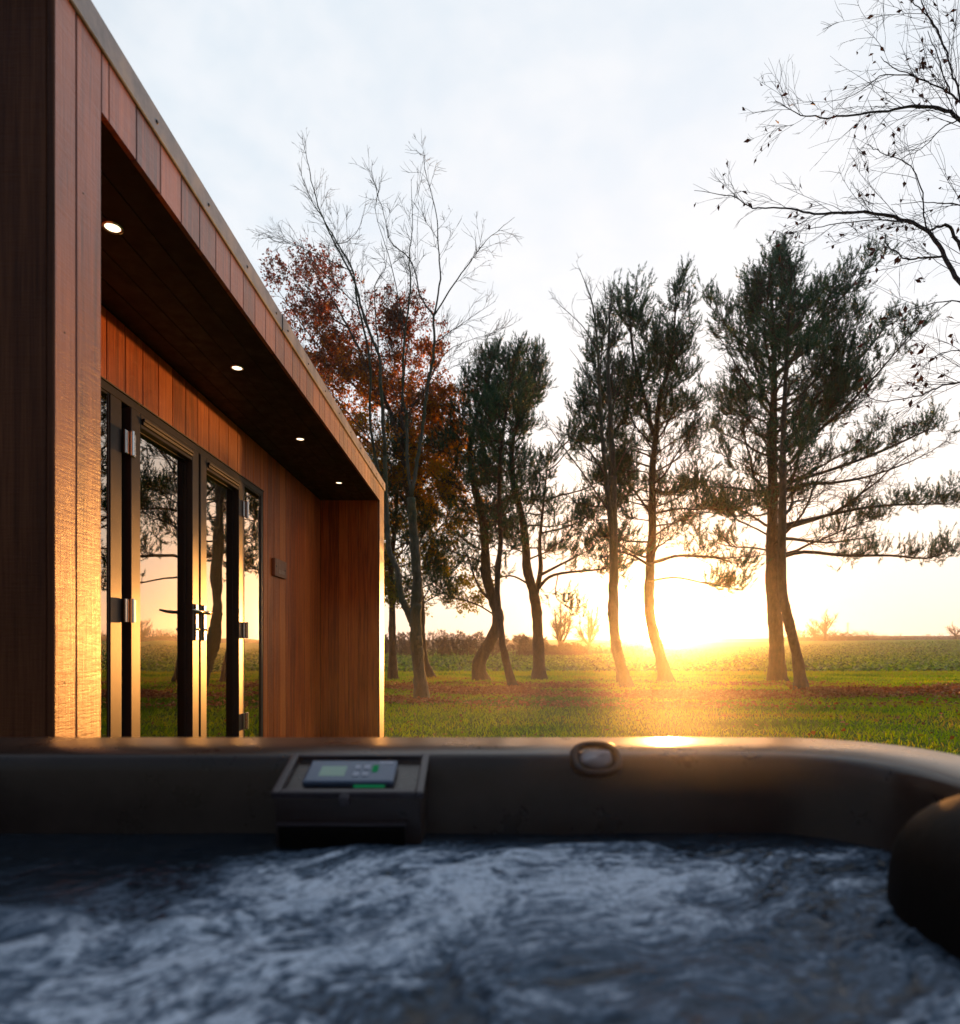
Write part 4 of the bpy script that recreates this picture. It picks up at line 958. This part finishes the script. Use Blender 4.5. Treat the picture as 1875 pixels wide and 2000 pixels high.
# autumn tree
def oak_leaves(root, rs, ends):
    gl2 = G(); Pp = []
    for bp in ends:
        k_ = rs.randint(6, 13); t = rs.uniform(.1, 1, k_) * (len(bp) - 1); i_ = t.astype(int).clip(0, len(bp) - 2)
        Pp.append(bp[i_] + (bp[i_ + 1] - bp[i_]) * (t - i_)[:, None] + rs.normal(0, .05, (k_, 3)))
    Pp = np.concatenate(Pp)
    hgt = (Pp[:, 2] - 3.5) / 8.0
    tint = np.clip(1.12 - hgt * 1.05 + rs.normal(0, .13, len(Pp)) + 0.25 * (fbm(Pp[:, 0] * .8 + 4, Pp[:, 2] * .8, 3, 5) - .5), 0, 1)
    leafquads(gl2, rs, Pp, 0.105, tint); gl2.build('crown', M['oak'], root); print('oak leaves', len(Pp))
O = [([(845, 1322), (830, 1290), (824, 1240), (822, 1180), (812, 1080), (800, 990), (788, 900)], .13, .10, -1),
     ([(788, 900), (760, 800), (720, 720), (680, 640), (640, 570), (600, 510)], .08, .01), ([(788, 900), (785, 800), (790, 720), (800, 660), (812, 640)], .06, .01),
     ([(760, 800), (700, 760), (640, 700), (580, 620), (545, 570)], .045, .01), ([(720, 720), (725, 660), (700, 580), (690, 560)], .03, .008), ([(785, 800), (820, 780), (845, 730), (850, 700)], .035, .008),
     ([(800, 990), (840, 920), (875, 850), (895, 800)], .045, .008), ([(800, 990), (750, 930), (700, 880), (660, 840)], .045, .01), ([(812, 1080), (850, 1040), (880, 1010), (900, 1000)], .035, .008),
     ([(812, 1080), (780, 1040), (750, 1020)], .035, .008), ([(788, 900), (700, 850), (640, 780), (590, 740)], .04, .01), ([(822, 1180), (850, 1130), (880, 1110)], .025, .006), ([(640, 700), (600, 690), (560, 640)], .03, .008),
     ([(788, 900), (830, 860), (850, 800)], .04, .008), ([(680, 640), (620, 600), (590, 540)], .03, .007)]
O += [([(822, 1180), (790, 1130), (765, 1110)], .03, .008), ([(822, 1180), (860, 1160), (895, 1150)], .025, .006), ([(812, 1080), (850, 990), (890, 930)], .04, .008), ([(800, 990), (830, 930), (850, 870)], .035, .008), ([(800, 990), (770, 960), (745, 940)], .03, .008), ([(824, 1240), (800, 1190), (770, 1170)], .02, .006), ([(788, 900), (750, 860), (730, 800)], .035, .008), ([(812, 1080), (790, 1020), (770, 980)], .03, .008)]
O = [tuple([[tuple(q) for q in s_[0]]] + list(s_[1:])) for s_ in O]
drawn_tree('autumn_tree', 'broad tree with dense red, orange and yellow-green autumn leaves rising behind the lodge roof', 'tree', O, 1375 / 62, 33,
           [(4.2, (.9, 2.4), .03, .14, .9, .05), (5.5, (.45, 1.1), .02, .16, .9, .1), (5.5, (.2, .55), .0, .18, .9, .1)], 'bark_oak', leaf=oak_leaves, yspread=1.1)
# overhanging tree at right, trunk outside the frame
def few_leaves(root, rs, ends):
    gl2 = G(); Pp = np.array([bp[rs.randint(1, len(bp))] for bp in ends if rs.rand() < .30])
    leafquads(gl2, rs, Pp, 0.072, rs.rand(len(Pp)), droop=0.9, wd=0.25); gl2.build('leaves', M['dryleaf'], root); print('near leaves', len(Pp))
Nn = [([(2190, 1500), (2185, 1200), (2150, 950), (2080, 780), (2010, 680)], .17, .07, -1),
      ([(2010, 680), (1940, 610), (1875, 551), (1845, 500), (1813, 453), (1770, 432), (1702, 415), (1642, 415), (1591, 417), (1535, 406), (1471, 406), (1428, 383), (1356, 372)], .027, .0025),
      ([(1845, 500), (1800, 505), (1770, 504), (1735, 480), (1727, 455)], .011, .004), ([(1813, 453), (1805, 420), (1798, 368), (1779, 325), (1727, 299), (1693, 282)], .008, .003),
      ([(1770, 432), (1700, 430), (1620, 440), (1560, 450), (1500, 470)], .007, .002), ([(1940, 610), (1880, 590), (1830, 590), (1780, 605), (1735, 625)], .008, .002),
      ([(1940, 610), (1890, 520), (1860, 450), (1840, 440), (1813, 453)], .02, .010),
      ([(2080, 780), (2010, 500), (1950, 330), (1875, 233), (1830, 212), (1779, 209), (1719, 218), (1616, 229), (1565, 224), (1514, 197)], .027, .0025),
      ([(1950, 330), (1900, 250), (1875, 201), (1856, 184), (1809, 158), (1745, 132), (1720, 110)], .014, .0025), ([(1809, 158), (1766, 147), (1719, 150), (1663, 188), (1610, 200)], .007, .002),
      ([(1900, 250), (1872, 180), (1856, 128), (1834, 64), (1809, 26), (1790, -30)], .011, .004), ([(1834, 64), (1800, 20), (1760, -10)], .007, .003), ([(1856, 184), (1830, 110), (1812, 60)], .007, .003),
      ([(2080, 780), (1960, 740), (1875, 746), (1821, 761), (1787, 776), (1719, 782), (1676, 770)], .011, .003), ([(1960, 740), (1900, 690), (1840, 690), (1800, 720)], .008, .002),
      ([(1875, 233), (1840, 250), (1800, 290), (1760, 310)], .007, .002), ([(2010, 500), (1930, 420), (1870, 400), (1810, 395), (1740, 400)], .011, .002)]
Nn = [tuple([[tuple(q) for q in s_[0]]] + list(s_[1:])) for s_ in Nn]
drawn_tree('overhanging_tree', 'nearly bare tree reaching in from the right edge with a few dark red leaves', 'tree', Nn, 6.6, 34,
           [(6, (.35, 1.2), -.02, .08, .6, .1), (6.5, (.15, .55), -.03, .10, .7, .1), (6.0, (.06, .25), -.03, .12, .7, .1)], 'bark_near', leaf=few_leaves, yspread=.12)

# -------- trees far out in the field
def far_tree(label, px, py_base, hgt, width, dist, seed, leafy_=False, group='lone bare trees far out in the field'):
    rs = np.random.RandomState(seed); root = empty('bare_tree', label, 'tree', group)
    x, y = (px - 945) / F * dist, dist; z = float(gz(x, y)) - 0.1
    gt = G(); gb = G(); ends = []
    p = np.array([x, y, z]); tr_ = branch_path(rs, p, UP, hgt * .28, 4, .2, .06)
    gt.tube(tr_, np.linspace(hgt * .06, hgt * .045, 5), 8)
    for k in range(7):
        az = k * 2.4 + rs.rand(); q_ = (.15, 1.0, .5, 1.25, .3, .8, 1.1)[k]; d = np.array([math.cos(az) * width / hgt * 1.1 * q_, math.sin(az) * width / hgt * q_, 1.0])
        bp = branch_path(rs, tr_[-1 - (k % 2)], d, hgt * (.76 - .2 * q_ + rs.uniform(-.04, .04)), 8, .03, .15); gt.tube(bp, np.linspace(hgt * .024, hgt * .007, 9), 5, cap=False)
        twigs(gb, rs, bp, hgt * .026, 0, [(24 / hgt * 1.0, (hgt * .12, hgt * .32), .08, .16, .8, .15), (34 / hgt, (hgt * .06, hgt * .17), .03, .18, .8, .1), (36 / hgt, (hgt * .04, hgt * .09), .02, .18, .8, .1)], ends)
    # thicken sub-pixel twigs a little by their real size (bundles of shoots)
    gt.build('trunk', M['bark_oak'], root, True); gb.build('branches', M['bark_oak'], root, True)
    return root
far_tree('leafless tree with a wide twisted crown beyond the field edge, between two lawn trunks', 1096, 1280, 6.4, 5.0, 74, 51)
far_tree('smaller leafless tree standing alone just left of the sun glare', 1150, 1279, 6.0, 4.2, 78, 52)
far_tree('round headed bare tree on the skyline right of the two close trunks', 1613, 1250, 9.6, 8.0, 190, 53)
far_tree('shorter bare tree beside the round headed one on the skyline', 1592, 1251, 7.0, 5.5, 192, 54)
far_tree('bushy tree on the skyline at the right edge of the picture', 1868, 1244, 7.0, 8.0, 200, 55)
# belt of conifers and scrub behind the field at left: a far wood read as one mass
rs = np.random.RandomState(7); gw = G(); Pp = []; DD = []; LL = []; TT = []
for k in range(150):
    x = rs.uniform(-46, 11.5); y = 66 + rs.uniform(-2, 7) - x * 0.05
    hh = rs.uniform(1.3, 2.6) * (1.0 if x < 1 else 0.8 if x < 6 else .5); z0 = float(gz(x, y))
    gw.tube([(x, y, z0 - .1), (x + rs.normal(0, .1), y, z0 + hh)], [.06, .01], 5)
    n = 80; t = rs.rand(n) ** .8; az = rs.uniform(0, 6.28, n); rr_ = (1 - t) * hh * .34 + .1
    Pp.append(np.stack([x + rr_ * np.cos(az), y + rr_ * np.sin(az), z0 + .1 + t * hh], 1)); DD.append(np.stack([np.cos(az), np.sin(az), np.full(n, .9)], 1)); LL.append(rs.uniform(.2, .4, n)); TT.append(np.full(n, rs.uniform(.3, 1)))
gw.build
tufts(gw, rs, np.concatenate(Pp), np.concatenate(DD), np.concatenate(LL), 5, .22, .07, np.concatenate(TT))
M['belt'] = leafy('wood_belt', [(0, (0.03, 0.035, 0.02)), (0.5, (0.06, 0.045, 0.03)), (1, (0.11, 0.07, 0.045))], .7, .1)
tag(gw.build('far_wood', M['belt']), 'belt of young conifers and scrub closing the field at left', 'wood', kind='stuff')
# low scrub under the lone trees and hedge fragments on the skyline
gw = G(); Pp = []; DD = []; LL = []; TT = []
for (x0, x1, y, h_, cnt) in ((5, 22, 86, 1.0, 60), (88, 118, 196, 3.4, 90), (30, 60, 210, 2.2, 50), (118, 180, 240, 3.0, 120), (20, 110, 285, 2.0, 140)):
    for k in range(cnt):
        x = rs.uniform(x0, x1); yy = y + rs.uniform(-3, 3); z0 = float(gz(x, yy)); n = 30; t = rs.rand(n); az = rs.uniform(0, 6.28, n); rr_ = rs.rand(n) * h_ * .6
        hh = h_ * rs.uniform(.3, 1)
        Pp.append(np.stack([x + rr_ * np.cos(az), yy + rr_ * np.sin(az), z0 + t * hh], 1)); DD.append(np.stack([np.cos(az), np.sin(az), np.full(n, 1.2)], 1)); LL.append(rs.uniform(.1, .2, n) * h_); TT.append(rs.rand(n))
tufts(gw, rs, np.concatenate(Pp), np.concatenate(DD), np.concatenate(LL), 4, .3, .10, np.concatenate(TT))
tag(gw.build('far_hedge', M['belt']), 'hazy brown hedges and scrub along the far field edge', 'hedge', kind='stuff')
# electricity pylon, faint on the skyline
py_ = empty('pylon', 'faint lattice electricity pylon on the skyline right of the round bare tree', 'pylon')
M['galv'] = simple('galvanised', (0.35, 0.36, 0.37), .5, .6)
g = G(); bx_, by_ = (1656 - 945) / F * 290, 290; bz_ = float(gz(bx_, by_)); hp = 9.5
for sx_ in (-1, 1):
    for sy in (-1, 1): g.tube([(bx_ + sx_ * 1.1, by_ + sy * 1.1, bz_), (bx_ + sx_ * .3, by_ + sy * .3, bz_ + hp * .62), (bx_ + sx_ * .05, by_ + sy * .05, bz_ + hp)], [.05, .05, .04], 4)
for k in range(7):
    z0, z1 = bz_ + hp * .62 * k / 7, bz_ + hp * .62 * (k + 1) / 7; w0 = 1.1 - .8 * k / 7; w1 = 1.1 - .8 * (k + 1) / 7
    for sy in (-1, 1): g.tube([(bx_ - w0, by_ + sy * w0, z0), (bx_ + w1, by_ + sy * w1, z1)], [.03, .03], 4); g.tube([(bx_ + w0, by_ + sy * w0, z0), (bx_ - w1, by_ + sy * w1, z1)], [.03, .03], 4)
g.build('tower', M['galv'], py_)
for zz_, w_ in ((.62, 1.7), (.76, 1.4), (.9, 1.1)):
    g = G(); g.tube([(bx_ - w_, by_, bz_ + hp * zz_), (bx_, by_, bz_ + hp * (zz_ + .05)), (bx_ + w_, by_, bz_ + hp * zz_)], [.03, .06, .03], 4); g.tube([(bx_ - w_, by_, bz_ + hp * zz_), (bx_ + w_, by_, bz_ + hp * zz_)], [.03, .03], 4); g.build('crossarm', M['galv'], py_)

# ------------------------------------------------------------------ lawn grass, fallen leaves, crop
def blades(g, rs, X, Y, hgt, w, tint, lean=.5):
    n = len(X); Z = gz(X, Y); az = rs.uniform(0, 2 * math.pi, n); wv = np.stack([np.cos(az), np.sin(az), np.zeros(n)], 1) * (w * rs.uniform(.6, 1.3, n))[:, None] / 2
    b0 = np.stack([X, Y, Z - .005], 1); ld = rs.normal(0, lean, (n, 3)); ld[:, 2] = 1; ld = norm(ld)
    hh = (hgt * rs.uniform(.5, 1.3, n))[:, None]; mid = b0 + ld * hh * .55; ld2 = ld.copy(); ld2[:, :2] *= 1.7; tip = mid + norm(ld2) * hh * .5
    V = np.stack([b0 - wv, b0 + wv, mid + wv * .7, mid - wv * .7, tip], 1).reshape(-1, 3); b_ = np.arange(n)[:, None] * 5
    s0 = g.n; g.add(V, b_ + np.array([[0, 1, 2, 3]]), np.repeat(tint, 5)); g.F.append(b_ + np.array([[3, 2, 4]]) + s0)
rs = np.random.RandomState(3)
n = 200000
t = rs.rand(n); Yg = 3.5 + 22.0 * t ** 0.8; Xg = (rs.uniform(-0.65, 1.0, n)) * (Yg + 2)
k_ = ~((Xg < -0.95) & (Yg < 7.6)); Xg, Yg = Xg[k_], Yg[k_]
dens = fbm(Xg * .9, Yg * .9, 3, 77); k_ = rs.rand(len(Xg)) < .45 + dens; Xg, Yg = Xg[k_], Yg[k_]
tint = np.clip(.55 + 2.0 * (fbm(Xg * .6, Yg * .9, 4, 78) - .5) + rs.normal(0, .17, len(Xg)), 0, 1)
g = G(); blades(g, rs, Xg, Yg, .055 + .0016 * Yg, .011 + .0007 * Yg, tint)
tag(g.build('grass', M['grass']), 'short damp lawn grass between the hot tub and the trees', 'grass', kind='stuff')
# rough grass strip on the field edge
n = 26000; Yg = rs.uniform(24.2, 26.4, n); Xg = rs.uniform(-.65, 1.0, n) * (Yg + 2)
g = G(); blades(g, rs, Xg, Yg, .13, .03, np.clip(rs.normal(.8, .2, n), 0, 1), .35)
tag(g.build('rough_grass', M['grass']), 'straw coloured rough grass strip along the crop edge', 'grass', kind='stuff')
# fallen leaves: band under the trees
n = 130000; Yl = rs.uniform(10.5, 19.0, n); Xl = rs.uniform(-.35, .95, n) * Yl
pl = 1262 + F * H / Yl
band = np.exp(-((Yl - 14.6 - .06 * Xl) / 2.3) ** 2) * np.clip(4.5 * (fbm(Xl * .45, Yl * .9, 4, 91) - .40), 0.03, 1) * np.where(Xl < 5, 1.2, .7)
k_ = rs.rand(n) < band; Xl, Yl = Xl[k_], Yl[k_]
n2x = 500; Xs = rs.uniform(-.3, .95, n2x); Ys = rs.uniform(7, 22, n2x); Xl = np.concatenate([Xl, Xs * Ys]); Yl = np.concatenate([Yl, Ys]); n = len(Xl)
g = G(); Pp = np.stack([Xl, Yl, gz(Xl, Yl) + rs.uniform(.05, .10, n)], 1)
d = norm(np.concatenate([rs.normal(0, 1, (n, 2)), rs.normal(0, .35, (n, 1))], 1)); s_ = norm(np.cross(d, UP + rs.normal(0, .5, (n, 3)))); sz = rs.uniform(.045, .09, n)[:, None]
V = np.stack([Pp, Pp + d * sz * .5 + s_ * sz * .35 + UP * .012, Pp + d * sz, Pp + d * sz * .5 - s_ * sz * .35 + UP * .012], 1).reshape(-1, 3); b_ = np.arange(n)[:, None] * 4
g.add(V, np.concatenate([b_ + np.array([[0, 1, 2]]), b_ + np.array([[0, 2, 3]])]), np.repeat(np.clip(rs.normal(.5, .25, n), 0, 1), 4))
tag(g.build('fallen_leaves', M['fallen']), 'band of fallen red-brown leaves across the lawn under the trees', 'leaves', kind='stuff'); print('fallen', n)
# crop rows
Xc, Yc = [], []
row = 26.5
while row < 120:
    sp = .30 + (row - 26) * .004; xs_ = np.arange(-.55 * row, 1.0 * row, sp); xs_ = xs_ + rs.normal(0, .08, len(xs_)); Xc.append(xs_); Yc.append(row + rs.normal(0, .07, len(xs_)) + .02 * xs_); row += .45 + (row - 26) * .008
Xc = np.concatenate(Xc); Yc = np.concatenate(Yc); k_ = rs.rand(len(Xc)) < .12 + 1.1 * fbm(Xc * .25, Yc * .25, 3, 95); Xc, Yc = Xc[k_], Yc[k_]
n = len(Xc); m_ = 7; print('crop', n)
Pp = np.repeat(np.stack([Xc, Yc, gz(Xc, Yc)], 1), m_, 0); az = rs.uniform(0, 6.28, n * m_); up_ = rs.uniform(.35, 1.3, n * m_)
d = norm(np.stack([np.cos(az), np.sin(az), up_], 1)); s_ = norm(np.cross(d, UP)); sz = (rs.uniform(.18, .36, n * m_))[:, None]; nn_ = np.cross(s_, d)
V = np.stack([Pp, Pp + d * sz * .5 + s_ * sz * .28, Pp + d * sz - UP * sz * .12, Pp + d * sz * .5 - s_ * sz * .28], 1).reshape(-1, 3); b_ = np.arange(n * m_)[:, None] * 4
g = G(); g.add(V, np.concatenate([b_ + np.array([[0, 1, 2]]), b_ + np.array([[0, 2, 3]])]), np.repeat(rs.rand(n * m_), 4))
tag(g.build('crop', M['crop']), 'rows of low leafy green crop plants covering the near part of the field', 'crop', kind='stuff')

# ------------------------------------------------------------------ evening haze
g = G(); g.box((-415, -55, -1.5), (415, 395, 16.5))
m = bpy.data.materials.new('haze'); m.use_nodes = True; nt = m.node_tree; nt.nodes.clear()
o = N(nt, 'ShaderNodeOutputMaterial'); pv = N(nt, 'ShaderNodeVolumePrincipled'); pv.inputs['Density'].default_value = 0.0008; pv.inputs['Color'].default_value = (0.95, 0.93, 0.9, 1); pv.inputs['Anisotropy'].default_value = 0.92
L(nt, pv.outputs[0], o.inputs['Volume'])
tag(g.build('haze', m), 'thin golden evening haze over the lawn and field', 'haze', kind='stuff')

# ------------------------------------------------------------------ vapour volume added to give the sun's orange glare over tub wall and rim
g = G(); g.box((-0.45, 0.80, ZW + 0.06), (0.60, 2.6, H + 0.14))
m = bpy.data.materials.new('glare_vapour'); m.use_nodes = True; nt = m.node_tree; nt.nodes.clear()
o = N(nt, 'ShaderNodeOutputMaterial'); pv = N(nt, 'ShaderNodeVolumePrincipled'); pv.inputs['Color'].default_value = (1, 1, 1, 1); pv.inputs['Anisotropy'].default_value = 0.7
t = N(nt, 'ShaderNodeTexCoord'); n_ = N(nt, 'ShaderNodeTexNoise', i_Scale=2.2, i_Detail=4.0, i_Distortion=0.6); L(nt, t.outputs['Object'], n_.inputs['Vector'])
r_ = ramp(nt, n_.outputs[0], [(0.42, 0.0), (0.75, 1.0)])
sp_ = N(nt, 'ShaderNodeSeparateXYZ'); L(nt, t.outputs['Generated'], sp_.inputs[0])
fz = ramp(nt, sp_.outputs[2], [(0.0, 0.5), (0.25, 1.0), (0.95, 0.0)]); fx_ = ramp(nt, sp_.outputs[0], [(0.0, 0.0), (0.4, 0.4), (0.72, 1.0), (1.0, 0.0)]); fy_ = ramp(nt, sp_.outputs[1], [(0.0, 0.0), (0.2, 1.0), (1.0, 0.0)])
dn = math_(nt, 'MULTIPLY', math_(nt, 'MULTIPLY', math_(nt, 'MULTIPLY', r_.outputs[0], fz.outputs[0]), math_(nt, 'MULTIPLY', fx_.outputs[0], fy_.outputs[0])), 0.95)
L(nt, dn, pv.inputs['Density']); L(nt, pv.outputs[0], o.inputs['Volume'])
tag(g.build('glare_vapour', m), 'faint orange sun glare over the hot tub wall and rim, added as lit vapour', 'glare_vapour', kind='stuff')
sc.cycles.volume_step_rate = 3.0; sc.cycles.volume_max_steps = 64
